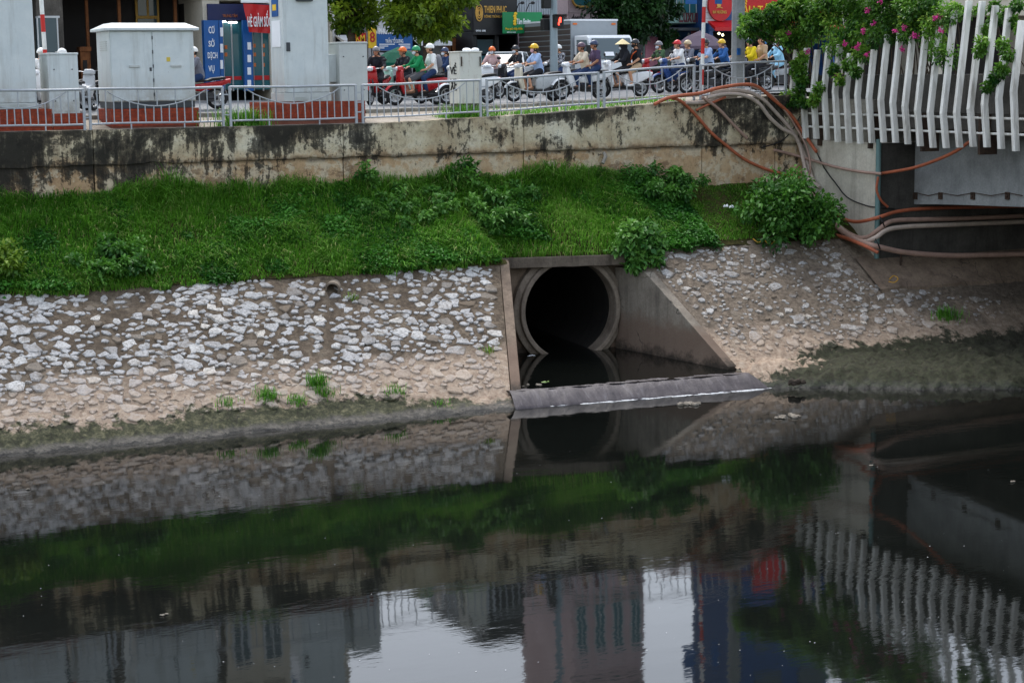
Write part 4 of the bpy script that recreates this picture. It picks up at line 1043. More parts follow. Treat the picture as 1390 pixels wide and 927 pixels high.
cable([(1051, 204), (1090, 214), (1130, 226), (1165, 233), (1193, 236), (1194, 236)], .042, M_or2, 'faded conduit slung level across the abutment', .16)
p0 = cpt(1194, 236, .16)
b = MB(); b.tube(smooth_path([p0, onx(1215, 233, 28.3)*.3+p0*.7, onx(1240, 228, 28.0), onx(1275, 216, 28.0), onx(1300, 204, 28.0), onx(1320, 190, 28.1)]), .042, 9)
tag(b.build('cable_conduit', M_or, smooth=True), 'orange conduit rising in front of the grey girder', 'conduit')
cable([(1192, 240), (1190, 258), (1196, 272), (1205, 281)], .035, M_or, 'short orange conduit dropping at the abutment corner', .14)
cable([(1130, 283), (1145, 297), (1165, 301), (1190, 296), (1215, 288), (1245, 284), (1290, 282), (1400, 280)], .05, M_or, 'orange conduit running level under the bridge', .22)
cable([(1100, 262), (1118, 285), (1140, 308), (1160, 321), (1178, 322), (1195, 310), (1212, 300), (1250, 298), (1300, 297), (1420, 292)], .065, M_or2, 'upper faded conduit bending round the abutment corner', .3)
cable([(1108, 270), (1128, 295), (1150, 318), (1172, 328), (1188, 323), (1205, 312), (1230, 308), (1270, 306), (1420, 300)], .065, M_gy, 'grey conduit bending round the abutment corner above the bank', .42)
cable([(1125, 298), (1145, 316), (1168, 328), (1192, 335), (1230, 343), (1290, 347), (1345, 346), (1430, 344)], .075, M_or2, 'thick lowest conduit sweeping under the bridge above the apron', .5)
cable([(1130, 318), (1150, 324), (1172, 333), (1192, 343)], .05, M_or, 'short orange conduit end beside the thick lowest conduit', .6)
b = MB()
for px, lab in ((1190, 'black strap round the lowest conduits at the abutment corner'), (1196, 'black strap round the upper conduits at the abutment corner')):
    p = cpt(px, 330 if px == 1190 else 300, .45); b = MB(); b.tube([p+Vector((-.12, -.1, .12)), p+Vector((-.1, -.2, 0)), p+Vector((.02, -.12, -.14))], .02, 6)
    tag(b.build('cable_strap', M_bkc), lab, 'strap', 'straps at the abutment corner')
p = onb(1222, 362); b = MB(); b.cyl(p-Vector((0, 0, .1)), p+Vector((.02, 0, .28)), .03, None, 6); b.cyl(p+Vector((.02, 0, .28)), p+Vector((.02, 0, .31)), .034, None, 6)
tag(b.build('iron_stake', M_rust), 'short rusty iron stake standing in the bridge apron', 'stake')
# yellow ropes on the bank
M_rope = paint('yellow_rope', rgb(198, 150, 50), .7)
for (pts, lab) in (([(1022, 327), (1030, 332), (1036, 328), (1044, 334), (1052, 331)], 'tangled yellow rope below the big dark bush'), ([(1207, 382), (1213, 377), (1219, 381), (1214, 386), (1206, 385)], 'yellow rope loop lying on the bank beside the apron')):
    b = MB(); b.tube(smooth_path([onb(*q)+Vector((0, 0, .05)) for q in pts]), .014, 6); tag(b.build('rope', M_rope, smooth=True), lab, 'rope')
# litter and flotsam
M_scum = concrete('flotsam', rgb(90, 82, 70), rgb(150, 142, 130), .2, 8, False)
def blob(p, r, mat, name, lab, cat, group=None, n=6, flat=.35):
    b = MB()
    pts = [p+Vector((random.uniform(-r, r), random.uniform(-r, r)*.6, 0)) for _ in range(n)]
    V, F = [], []
    for q in pts: b.sph((q.x, q.y, q.z+.01), (r*random.uniform(.3, .6), r*random.uniform(.25, .5), r*flat*random.uniform(.5, 1)), 7, 4, 0, None, -.3)
    o = b.build(name, mat); 
    rm = o.modifiers.new('weld', 'REMESH'); rm.mode = 'VOXEL'; rm.voxel_size = max(.008, r*.12)
    ds = o.modifiers.new('rough', 'DISPLACE'); tx = bpy.data.textures.new('lump', 'CLOUDS'); tx.noise_scale = r*.5; ds.texture = tx; ds.strength = r*.35
    return tag(o, lab, cat, group)
for (px, py, r, lab) in [(932, 550, .2, 'pale clump of rubbish floating just off the weir foot'), (945, 549, .13, 'small dark scrap touching the clump off the weir foot'), (1072, 566, .22, 'pale clump of rubbish floating off the algae covered bank'), (1058, 568, .13, 'small scrap beside the clump off the algae covered bank')]:
    blob(onz(px, py, 0), r, M_scum, 'flotsam', lab, 'flotsam', 'rubbish floating near the weir')
for (px, py) in [(38, 664), (222, 835), (1182, 632), (1376, 654)]:
    blob(onz(px, py, 0), .06, M_scum, 'litter', 'small pale scrap floating on the dark river', 'litter', 'pale scraps on the river', 3)
for (px, py, r, m) in [(720, 484, .1, M_letter), (742, 520, .1, M_lime), (725, 524, .14, M_scum), (705, 526, .1, M_scum)]:
    blob(onz(px, py, .28), r, m if m is not M_lime else paint('green_bottle', rgb(120, 150, 70), .4), 'litter', 'scrap of rubbish floating in the pool behind the weir', 'litter', 'rubbish in the drain pool', 4)
for (px, py) in [(986, 287), (994, 288)]:
    p = onb(px, py); blob(p+Vector((0, 0, .12)), .08, M_letter, 'litter', 'white plastic scrap caught in the short grass', 'litter', 'white scraps in the grass', 3, .8)
blob(onz(1292, 504, .18), .17, M_stone, 'loose_stone', 'pale flat stone lying on the dark algae under the bridge', 'stone', n=5)
blob(onz(1085, 520, .16), .2, M_conc_brown, 'loose_stone', 'brown stone at the water edge right of the weir', 'stone', n=5, flat=.7)
b = MB(); M_speck = M_foam
for i in range(130):
    q = onz(random.uniform(0, 1390), random.uniform(600, 920), 0); r = random.uniform(.004, .01)
    b.add([(q.x+r*math.cos(a), q.y+r*math.sin(a), .006) for a in (0, 1.57, 3.14, 4.71)], [(0, 1, 2, 3)])
tag(b.build('scum_specks', M_speck), 'tiny pale bubbles and specks drifting on the river', 'specks', kind='stuff')
# ================================================================== SCOOTERS, RIDERS, VEHICLES
def remeshed(mb, vox, name, mat, sm=2):
    me0 = mb.mesh('tmp', mat); o = bpy.data.objects.new('tmp', me0); C.objects.link(o)
    m = o.modifiers.new('r', 'REMESH'); m.mode = 'VOXEL'; m.voxel_size = vox; m.use_smooth_shade = True
    if sm: s = o.modifiers.new('s', 'SMOOTH'); s.iterations = sm; s.factor = .5
    dg = bpy.context.evaluated_depsgraph_get(); me = bpy.data.meshes.new_from_object(o.evaluated_get(dg)); me.name = name
    bpy.data.objects.remove(o); bpy.data.meshes.remove(me0); me.materials.clear(); me.materials.append(mat); return me
def cap(b, p, q, r0, r1=None):
    r1 = r0 if r1 is None else r1; b.tube([p, q], [r0, r1], 10); b.sph(p, r0, 10, 8); b.sph(q, r1, 10, 8)
M_tyre = paint('tyre_rubber', rgb(28, 28, 29), .8, .1); M_rim = paint('alloy', rgb(150, 152, 154), .35, .1, 3, .7)
M_seat = paint('seat_vinyl', rgb(26, 26, 28), .5); M_chr = paint('chrome', rgb(186, 188, 190), .22, .05, 3, .9); M_eng = paint('engine_metal', rgb(62, 62, 64), .5, .15, 6, .5)
M_lens = glassmat('clear_lens', (.55, .58, .6, 1), .1); M_tail = paint('tail_red', rgb(170, 20, 20), .2)
bikemesh = {}
def bike_meshes(kind):
    if kind in bikemesh: return bikemesh[kind]
    d = {}; rw_ = .27 if kind == 's' else .29; wb = .62
    b = MB(); n, k = 26, 8; V = []
    for i in range(n):
        a = 2*math.pi*i/n
        for j in range(k):
            q = 2*math.pi*j/k; r = rw_-.052+.052*math.cos(q); V.append((r*math.cos(a), .05*math.sin(q), r*math.sin(a)))
    b.add(V, [(i*k+j, ((i+1) % n)*k+j, ((i+1) % n)*k+(j+1) % k, i*k+(j+1) % k) for i in range(n) for j in range(k)]); d['tyre'] = b.mesh('tyre', M_tyre, True)
    b = MB(); V = []
    for i in range(n):
        a = 2*math.pi*i/n
        for (r, y) in ((rw_-.09, -.035), (rw_-.09, .035), (rw_-.115, .03), (rw_-.115, -.03)): V.append((r*math.cos(a), y, r*math.sin(a)))
    b.add(V, [(i*4+j, ((i+1) % n)*4+j, ((i+1) % n)*4+(j+1) % 4, i*4+(j+1) % 4) for i in range(n) for j in range(4)])
    for i in range(6):
        a = math.pi*i/3; b.tube([(0, 0, 0), ((rw_-.1)*math.cos(a), 0, (rw_-.1)*math.sin(a))], [.025, .016], 6)
    b.cyl((0, -.05, 0), (0, .05, 0), .045, None, 12); b.cyl((0, -.02, 0), (0, .02, 0), .09, None, 14); d['rim'] = b.mesh('rim', M_rim)
    def panel(poly, w0, w1, name, zmid, bev=.05):                   # body panel: side profile given width that tapers with height
        b = MB(); n = len(poly); V = []
        for s in (-1, 1):
            for (x, z) in poly: V.append((x, s*(w0 if z < zmid else w1), z))
        b.add(V, [tuple(range(n)), tuple(range(2*n-1, n-1, -1))]+[(i, i+n, (i+1) % n+n, (i+1) % n) for i in range(n)])
        me = b.mesh(name, M_white); o = bpy.data.objects.new('tmp', me); C.objects.link(o)
        bv = o.modifiers.new('b', 'BEVEL'); bv.width = bev; bv.segments = 3; bv.limit_method = 'ANGLE'; bv.angle_limit = R(30)
        dg = bpy.context.evaluated_depsgraph_get(); m2 = bpy.data.meshes.new_from_object(o.evaluated_get(dg)); bpy.data.objects.remove(o)
        m2.polygons.foreach_set('use_smooth', [True]*len(m2.polygons)); m2.name = name; return m2
    if kind == 's':
        d['body_panel'] = panel([(-.02, .34), (0, .62), (-.08, .70), (-.78, .76), (-.98, .72), (-.92, .60), (-.62, .46), (-.3, .34)], .15, .17, 'body_panel', .5)
        d['leg_shield'] = panel([(.28, .30), (.40, .30), (.52, .62), (.50, .96), (.42, .98), (.40, .66)], .15, .21, 'leg_shield', .6, .04)
        d['floorboard'] = panel([(-.06, .27), (.36, .27), (.38, .34), (-.05, .34)], .15, .15, 'floorboard', 9, .02)
    else:
        d['body_panel'] = panel([(.1, .50), (.05, .66), (-.1, .66), (-.72, .74), (-1.0, .80), (-.98, .70), (-.66, .56), (-.2, .46)], .11, .14, 'body_panel', .6, .04)
        d['leg_shield'] = panel([(.22, .36), (.34, .34), (.50, .66), (.50, .92), (.42, .95), (.34, .70), (.1, .60), (.1, .50)], .14, .16, 'leg_shield', .6, .04)
        d['floorboard'] = panel([(-.04, .29), (.1, .29), (.1, .32), (-.04, .32)], .26, .26, 'floorboard', 9, .01)
    d['handlebar_cover'] = panel([(.36, .94), (.48, .92), (.58, .98), (.54, 1.07), (.40, 1.08)], .15, .11, 'handlebar_cover', 1.0, .035)
    b = MB(); V = []; m = 12                                         # front fender
    for i in range(m):
        a = R(25)+R(125)*i/(m-1)
        for (y, rr) in ((-.07, rw_+.01), (-.045, rw_+.05), (.045, rw_+.05), (.07, rw_+.01)): V.append((wb+rr*math.cos(a), y, rw_+rr*math.sin(a)))
    b.add(V, [(i*4+j, (i+1)*4+j, (i+1)*4+j+1, i*4+j+1) for i in range(m-1) for j in range(3)]); d['front_fender'] = b.mesh('front_fender', M_white, True)
    b = MB(); V = []
    for i in range(m):
        a = R(60)+R(110)*i/(m-1)
        for (y, rr) in ((-.06, rw_+.02), (.06, rw_+.02)): V.append((-wb+rr*math.cos(a), y, rw_+rr*math.sin(a)))
    b.add(V, [(i*2, (i+1)*2, (i+1)*2+1, i*2+1) for i in range(m-1)]); d['rear_fender'] = b.mesh('rear_fender', M_blk, True)
    d['seat'] = panel([(.0, .70), (-.05, .78), (-.35, .77), (-.48, .82), (-.84, .85), (-.86, .78), (-.4, .72)], .13, .15, 'seat', .74, .035)
    b = MB(); b.tube(smooth_path([(.30, -.36, 1.03), (.38, -.2, 1.02), (.43, 0, .99), (.38, .2, 1.02), (.30, .36, 1.03)], 3), .014, 8); d['handlebar'] = b.mesh('handlebar', M_chr, True)
    b = MB(); b.cyl((.30, -.37, 1.03), (.36, -.25, 1.02), .021, None, 8); d['gripR'] = b.mesh('grip', M_blk)
    b = MB(); b.cyl((.30, .37, 1.03), (.36, .25, 1.02), .021, None, 8); d['gripL'] = b.mesh('grip', M_blk)
    b = MB(); b.sph((.555, 0, 1.0), (.05, .1, .06), 12, 8); d['headlight'] = b.mesh('headlight', M_lens, True)
    for s, nm in ((-1, 'mirR'), (1, 'mirL')):
        b = MB(); b.tube([(.38, s*.22, 1.03), (.40, s*.3, 1.14), (.38, s*.36, 1.22)], .008, 6); b.sph((.37, s*.37, 1.25), (.02, .065, .045), 10, 6); d[nm] = b.mesh('mirror', M_blk, True)
    b = MB(); b.tube([(wb, -.08, rw_), (.50, -.06, .62), (.44, 0, .9)], [.028, .026, .03], 8); b.tube([(wb, .08, rw_), (.50, .06, .62), (.44, 0, .9)], [.028, .026, .03], 8); d['fork'] = b.mesh('fork', M_eng, True)
    b = MB(); b.box(-.5, .02, -.1, .1, .24, .44); b.cyl((-.45, -.13, .3), (-.45, .13, .3), .11, None, 12); b.tube([(-.3, .1, .3), (-wb, .1, rw_)], .05, 8); d['engine'] = b.mesh('engine', M_eng)
    b = MB(); b.tube([(-.1, -.12, .24), (-.4, -.14, .24), (-.6, -.15, .3), (-.95, -.15, .4)], [.025, .03, .055, .05], 10); d['exhaust'] = b.mesh('exhaust', M_chr, True)
    b = MB(); b.sph((-.97, 0, .7), (.04, .1, .04), 10, 6); d['tail_light'] = b.mesh('tail_light', M_tail, True)
    b = MB(); b.box(-1.0, -.985, -.09, .09, .48, .6); d['number_plate'] = b.mesh('number_plate', M_letter)
    bikemesh[kind] = d; return d
def motorbike(px, Y, head, kind, colour, lab, py=110, accent=None):
    d = bike_meshes(kind); X = ony(px, py, Y).x; z = gz(X, Y)
    o = thing('motorbike', lab, 'motorbike', (X, Y, z), R(head), 'motorbikes on the road behind the fence')
    col = paint('bike_'+colour, BIKECOL[colour], .28, .05, 3, 0, .5, .08); acc = paint('bike_'+(accent or colour), BIKECOL[accent or colour], .28, .05, 3, 0, .5, .08)
    rw_ = .27 if kind == 's' else .29
    for s in (1, -1):
        w_ = thing('wheel', None, None); del_ = w_; w_.parent = o; w_.location = (s*.62, 0, rw_)
        inst('tyre', d['tyre'], w_); inst('rim', d['rim'], w_)
    for k in ('body_panel', 'handlebar_cover', 'front_fender'): inst(k, d[k], o, col)
    inst('leg_shield', d['leg_shield'], o, acc); inst('floorboard', d['floorboard'], o, M_blk)
    for k in ('seat', 'rear_fender', 'handlebar', 'headlight', 'fork', 'engine', 'exhaust', 'tail_light', 'number_plate'): inst(k, d[k], o, {'seat': M_seat, 'rear_fender': M_blk, 'handlebar': M_chr}.get(k))
    inst('grip', d['gripL'], o); inst('grip', d['gripR'], o); inst('mirror', d['mirL'], o); inst('mirror', d['mirR'], o)
    return o
BIKECOL = {'white': rgb(226, 228, 230), 'red': rgb(170, 26, 30), 'mint': rgb(160, 200, 184), 'silver': rgb(176, 180, 182), 'black': rgb(30, 31, 34), 'blue': rgb(40, 72, 130), 'cream': rgb(214, 206, 186)}

# ---- people ------------------------------------------------------------------
M_skin = paint('skin', rgb(196, 146, 116), .55, .06, 4, 0, .35, .05); M_skin2 = paint('tanned_skin', rgb(166, 116, 88), .55, .06, 4, 0, .35, .05)
M_hair = paint('black_hair', rgb(22, 19, 18), .55); M_eye = paint('eye_dark', rgb(20, 16, 15), .2)
def joints(pose):
    if pose == 'ride':
        return dict(pel=(-.18, 0, .86), che=(-.10, 0, 1.16), nec=(-.06, 0, 1.34), hea=(-.03, 0, 1.48), sh=(-.09, .17, 1.29), el=(.08, .27, 1.08), wr=(.27, .30, 1.05), ha=(.32, .30, 1.04), hip=(-.16, .09, .85), kn=(.24, .19, .70), an=(.14, .16, .40), to=(.30, .18, .35))
    if pose == 'pillion':
        return dict(pel=(-.52, 0, .92), che=(-.49, 0, 1.22), nec=(-.47, 0, 1.40), hea=(-.44, 0, 1.54), sh=(-.49, .165, 1.34), el=(-.42, .24, 1.10), wr=(-.24, .19, .97), ha=(-.17, .17, .96), hip=(-.50, .09, .91), kn=(-.14, .24, .74), an=(-.24, .21, .40), to=(-.08, .23, .35))
    return dict(pel=(0, 0, .93), che=(.01, 0, 1.22), nec=(.01, 0, 1.42), hea=(.03, 0, 1.56), sh=(0, .18, 1.36), el=(-.02, .25, 1.10), wr=(.12, .24, .88), ha=(.17, .23, .82), hip=(0, .09, .9), kn=(.04, .1, .49), an=(0, .1, .08), to=(.16, .12, .035))
pm = {}
def mir(p, s): return (p[0], p[1]*s, p[2])
def person_meshes(pose, sleeve, leg):
    key = (pose, sleeve, leg)
    J = joints(pose); V3 = Vector
    if ('body', pose) not in pm:
        b = MB()
        cap(b, J['pel'], J['che'], .125, .13); b.sph(J['pel'], (.13, .155, .12), 12, 8); b.sph(J['che'], (.11, .17, .15), 12, 8)
        cap(b, J['che'], J['nec'], .08, .055); cap(b, J['nec'], J['hea'], .055, .06)
        hx, hy, hz = J['hea']
        b.sph((hx, 0, hz+.02), (.098, .076, .105), 14, 10); b.sph((hx+.03, 0, hz-.055), (.068, .056, .06), 12, 8)
        cap(b, (hx+.09, 0, hz+.01), (hx+.108, 0, hz-.02), .012, .016)
        for s in (1, -1):
            b.sph((hx-.005, s*.078, hz-.005), (.022, .012, .034), 8, 6)
            sh, el, wr, ha = (mir(J[k], s) for k in ('sh', 'el', 'wr', 'ha'))
            cap(b, J['nec'], sh, .05, .058); cap(b, sh, el, .054, .041); cap(b, el, wr, .041, .028)
            d = (V3(ha)-V3(wr)).normalized(); side = V3((0, s, 0)); up = d.cross(side)*s
            pal = V3(ha)+d*.03; cap(b, wr, tuple(pal), .028, .03)
            for i, (o_, L) in enumerate(((-.03, .05), (-.01, .062), (.01, .06), (.03, .045))):          # four fingers curling round the grip
                p0 = pal+side*o_; p1 = p0+d*L*.7; p2 = p1+d*L*.15-V3((0, 0, L*.7))
                cap(b, p0, p1, .0105, .0098); cap(b, p1, p2, .0098, .0085)
            t0 = V3(ha)-side*.025; t1 = t0+d*.03-side*.03-V3((0, 0, .015)); t2 = t1+d*.03-V3((0, 0, .015)); cap(b, t0, t1, .013, .011); cap(b, t1, t2, .011, .009)
            hp, kn, an, to = (mir(J[k], s) for k in ('hip', 'kn', 'an', 'to'))
            cap(b, hp, kn, .085, .057); cap(b, kn, an, .055, .036); cap(b, an, to, .038, .032); b.sph(an, (.05, .035, .045), 8, 6)
        pm[('body', pose)] = remeshed(b, .0125, 'body', M_skin, 2)
    k = ('shirt', pose, sleeve)
    if k not in pm:
        b = MB(); cap(b, (J['pel'][0], 0, J['pel'][2]+.06), J['che'], .142, .148); b.sph(J['pel'], (.146, .172, .12), 12, 8); b.sph(J['che'], (.128, .188, .165), 12, 8); cap(b, J['che'], (J['nec'][0], 0, J['nec'][2]-.03), .1, .075)
        for s in (1, -1):
            sh, el, wr = (mir(J[q], s) for q in ('sh', 'el', 'wr'))
            cap(b, (J['nec'][0], 0, J['nec'][2]-.05), sh, .065, .075)
            if sleeve == 's': cap(b, sh, tuple(V3(sh).lerp(V3(el), .72)), .072, .064)
            else: cap(b, sh, el, .072, .058); cap(b, el, tuple(V3(el).lerp(V3(wr), .93)), .058, .044)
        pm[k] = remeshed(b, .017, 'shirt', M_white, 1)
    k = ('trousers', pose, leg)
    if k not in pm:
        b = MB(); b.sph(J['pel'], (.145, .168, .115), 12, 8)
        for s in (1, -1):
            hp, kn, an = (mir(J[q], s) for q in ('hip', 'kn', 'an'))
            if leg == 'l': cap(b, hp, kn, .1, .074); cap(b, kn, tuple(V3(kn).lerp(V3(an), .92)), .074, .058)
            else: cap(b, hp, tuple(V3(hp).lerp(V3(kn), .85)), .105, .09)
        pm[k] = remeshed(b, .017, 'trousers', M_white, 1)
    k = ('shoes', pose)
    if k not in pm:
        for s in (1, -1):
            b = MB(); an, to = mir(J['an'], s), mir(J['to'], s); cap(b, (an[0]-.02, an[1], an[2]-.03), (to[0]+.03, to[1], to[2]), .047, .038); b.sph((an[0]-.02, an[1], an[2]-.01), (.055, .044, .05), 10, 6)
            pm[('shoes', pose)] = True; pm[('shoe', pose, s)] = remeshed(b, .015, 'shoe', M_white, 1)
    k = ('head', pose)
    if k not in pm:
        hx, hy, hz = J['hea']
        b = MB(); b.sph((hx-.01, 0, hz+.03), (.128, .112, .125), 18, 10, 0, None, -.12); b.prism([(hx+.09, -.085), (hx+.155, -.05), (hx+.165, 0), (hx+.155, .05), (hx+.09, .085)], 'z', hz+.045, hz+.058)
        pm[('helmet', pose)] = b.mesh('helmet', M_white, True)
        b = MB(); b.tube([(hx, .085, hz+.02), (hx+.04, .07, hz-.07), (hx+.05, 0, hz-.115), (hx+.04, -.07, hz-.07), (hx, -.085, hz+.02)], .008, 5); pm[('strap', pose)] = b.mesh('chin_strap', M_blk)
        b = MB(); b.sph((hx+.052, 0, hz-.045), (.066, .064, .062), 12, 8); pm[('mask', pose)] = b.mesh('face_mask', M_white, True)
        b = MB(); b.sph((hx-.02, 0, hz+.01), (.1, .088, .11), 14, 8); cap(b, (hx-.07, 0, hz-.03), (hx-.11, 0, hz-.18), .055, .035); pm[('hair', pose)] = remeshed(b, .014, 'hair', M_hair, 1)
        b = MB(); b.sph((hx-.018, 0, hz+.012), (.096, .083, .105), 14, 8); pm[('shorthair', pose)] = b.mesh('hair', M_hair, True)
        for s in (1, -1):
            b = MB(); b.sph((hx+.088, s*.032, hz+.02), (.012, .015, .008), 8, 5); pm[('eye', pose, s)] = b.mesh('eye', M_eye, True)
        b = MB(); b.sph((hx+.092, 0, hz-.055), (.01, .026, .007), 8, 5); pm[('mouth', pose)] = b.mesh('mouth', paint('lips', rgb(150, 84, 76), .5), True)
        b = MB(); V = [(hx, 0, hz+.22)]+[(hx+.23*math.cos(q*.393), .23*math.sin(q*.393), hz+.055) for q in range(16)]+[(hx+.12*math.cos(q*.393), .12*math.sin(q*.393), hz+.10) for q in range(16)]
        b.add(V, [(0, 1+i, 1+(i+1) % 16) for i in range(16)]+[(1+i, 17+i, 17+(i+1) % 16, 1+(i+1) % 16) for i in range(16)]); pm[('cone', pose)] = b.mesh('conical_hat', paint('straw', rgb(214, 196, 150), .8))
        b = MB(); b.sph((hx-.02, 0, hz+.0), (.135, .122, .15), 14, 8); cap(b, (hx-.03, 0, hz-.1), (J['che'][0]-.02, 0, J['che'][2]+.02), .12, .17); pm[('hood', pose)] = remeshed(b, .017, 'hood', M_blk, 1)
        b = MB(); x, z = J['che'][0]-.2, J['che'][2]-.03; b.sph((x, 0, z), (.1, .15, .2), 14, 10); b.sph((x-.06, 0, z-.05), (.06, .11, .11), 10, 8)
        pm[('pack', pose)] = remeshed(b, .017, 'backpack', M_blk, 1)
        pm[k] = True
    return pm
def cloth(nm, c): return paint('cloth_'+nm, c, .85, .1, 5, 0, .2, .12)
def person(bike, pose, lab, shirt, trousers, helmet, sleeve='s', leg='l', mask=None, hair=False, skin=None, shoe=None, extra=(), loc=None, rz=None, scale=1.0):
    person_meshes(pose, sleeve, leg)
    o = thing('person', lab, 'person', loc if loc is not None else bike.location, rz if rz is not None else bike.rotation_euler.z, 'people on the road behind the fence')
    o.scale = (scale,)*3
    bd = inst('body', pm[('body', pose)], o, skin or M_skin)
    inst('shirt', pm[('shirt', pose, sleeve)], o, shirt); inst('trousers', pm[('trousers', pose, leg)], o, trousers)
    for s in (1, -1): inst('shoe', pm[('shoe', pose, s)], o, shoe or cloth('shoe', rgb(60, 54, 50))); inst('eye', pm[('eye', pose, s)], o)
    if 'hood' in extra: inst('hood', pm[('hood', pose)], o, shirt)
    else: inst('hair', pm[('hair' if hair else 'shorthair', pose)], o)
    if 'cone' in extra: inst('conical_hat', pm[('cone', pose)], o)
    elif helmet is not None: inst('helmet', pm[('helmet', pose)], o, helmet); inst('chin_strap', pm[('strap', pose)], o)
    if mask is not None: inst('face_mask', pm[('mask', pose)], o, mask)
    else: inst('mouth', pm[('mouth', pose)], o)
    if 'strap' in extra:
        J = joints(pose); b = MB(); c = J['che']; b.tube(smooth_path([(c[0]+.02, .16, c[2]+.16), (c[0]+.15, .04, c[2]+.02), (c[0]+.13, -.12, c[2]-.2), (c[0]-.02, -.19, c[2]-.24), (c[0]-.16, -.02, c[2]-.02), (c[0]-.02, .15, c[2]+.17)], 4), .016, 6)
        b.build('bag_strap', paint('strap_orange', rgb(226, 96, 30), .7), o, local=True)
    return o
def helm(nm, c): return paint('helmet_'+nm, c, .25, .04, 3, 0, .5, .05)
W_ = helm('white', rgb(232, 232, 228)); HB = helm('black', rgb(34, 36, 40)); HO = helm('orange', rgb(226, 108, 30)); HG = helm('green', rgb(26, 140, 88)); HY = helm('yellow', rgb(226, 182, 30)); HR = helm('red', rgb(206, 40, 44)); HBl = helm('navy', rgb(48, 60, 90)); HBe = helm('beige', rgb(200, 178, 140)); HGy = helm('grey', rgb(120, 118, 122)); HP = helm('plum', rgb(92, 70, 84))
mw_ = cloth('maskwhite', rgb(206, 214, 222)); mk = cloth('maskblack', rgb(36, 36, 40)); mpk = cloth('maskpink', rgb(214, 170, 178))
JN = cloth('jeans', rgb(40, 58, 92)); DK = cloth('dark', rgb(34, 35, 40)); WH = cloth('white', rgb(226, 226, 224)); GYs = cloth('greyshort', rgb(84, 84, 88)); BG = cloth('beige', rgb(206, 192, 170)); LB = cloth('lightblue', rgb(158, 180, 214)); GN = cloth('green', rgb(24, 128, 76)); YL = cloth('yellow', rgb(222, 196, 34)); GR = cloth('grey', rgb(112, 114, 124)); PU = cloth('purple', rgb(82, 68, 92)); PK = cloth('dustpink', rgb(190, 160, 158)); CY_ = cloth('cyan', rgb(150, 200, 226)); TN = cloth('tan', rgb(184, 158, 128)); YB = cloth('yellowblue', rgb(46, 92, 150))
def make_plaid():
    g = G('plaid_cloth', .85, .2); s = g.n('ShaderNodeTexChecker'); s.inputs['Scale'].default_value = 26; g.set(s.inputs['Vector'], g.obj)
    g.col(g.mix(s.outputs['Fac'], rgb(36, 38, 46), rgb(176, 178, 184))); return g.mat
PL = make_plaid()

m = motorbike(262, 46.0, 180, 'u', 'red', 'red motorbike standing between the wide cabinet and the blue shop')
person(m, 'ride', 'rider in grey long sleeves and white helmet beside the wide cabinet', GR, JN, W_, 'l', 'l', mw_)
m = motorbike(57, 46.6, 236, 's', 'white', 'white scooter half hidden behind the narrow grey cabinet', accent='white')
person(m, 'ride', 'rider dressed in white seen in the gap beside the left column', WH, DK, W_, 'l', 'l', None, True)
m = motorbike(110, 46.2, 52, 'u', 'silver', 'parked silver motorbike between narrow and wide cabinets')
m = motorbike(84, 47.6, 182, 'u', 'black', 'black motorbike hidden behind the narrow cabinet')
person(m, 'ride', 'rider whose white helmet shows above the narrow cabinet', DK, DK, W_, 'l')
m = motorbike(511, 47.0, 232, 'u', 'red', 'red motorbike facing the river beside the grey cabinet')
person(m, 'ride', 'rider in black on the red motorbike facing the river', DK, DK, HGy, 'l', 'l', None, skin=M_skin2)
m = motorbike(546, 48.0, 190, 's', 'mint', 'pale mint scooter behind the red scooter', accent='mint')
person(m, 'ride', 'rider with orange helmet and dark shirt on the mint scooter', DK, DK, HO, 's', 'l', None, skin=M_skin2)
m = motorbike(564, 46.2, 180, 's', 'red', 'red scooter carrying a green jacketed rider and a passenger', accent='red')
person(m, 'ride', 'rider in green jacket, green helmet and grey shorts', GN, GYs, HG, 'l', 's', mw_, shoe=cloth('sandal', rgb(120, 90, 70)))
pr = person(m, 'pillion', 'passenger in white shirt and white helmet behind green jacketed rider', WH, JN, W_, 's', 'l')
bp = inst('backpack', pm[('pack', 'pillion')], None, cloth('packgrey', rgb(120, 120, 126))); bp.location = pr.location; bp.rotation_euler = pr.rotation_euler; tag(bp, 'grey backpack on the back of the white shirted passenger', 'backpack')
motorbike(634, 45.5, 180, 's', 'white', 'parked white scooter half behind the rust-streaked cabinet')
m = motorbike(668, 52.0, 228, 's', 'white', 'white scooter in front of the white car')
person(m, 'ride', 'woman in dusty pink top and orange helmet on white scooter', PK, GYs, HO, 's', 'l', mw_, True)
m = motorbike(724, 45.9, 180, 's', 'silver', 'silver-white scooter left of the traffic light', accent='cream')
person(m, 'ride', 'woman in light blue shirt and yellow helmet riding a scooter', LB, DK, HY, 's', 's', mpk, True, shoe=cloth('sandal', rgb(120, 90, 70)))
m = motorbike(757, 52.5, 200, 'u', 'black', 'dark motorbike beyond the traffic light pole')
person(m, 'ride', 'rider in plaid shirt and white helmet beside the traffic light', PL, JN, W_, 'l', 'l')
m = motorbike(788, 45.7, 180, 'u', 'white', 'white sporty motorbike carrying two men in front of the truck', accent='white')
person(m, 'ride', 'man in beige shirt with plum helmet riding in front of the truck', BG, JN, HP, 's', 'l', None, skin=M_skin2)
person(m, 'pillion', 'passenger in purple shirt behind the beige shirted man', PU, JN, HBl, 's', 'l', None, skin=M_skin2)
m = motorbike(844, 46.1, 180, 's', 'white', 'white scooter with hooded rider right of the truck', accent='white')
person(m, 'ride', 'rider in black hooded raincoat and conical hat', DK, DK, None, 'l', 's', mw_, extra=('hood', 'cone'), shoe=cloth('sandal', rgb(120, 90, 70)))
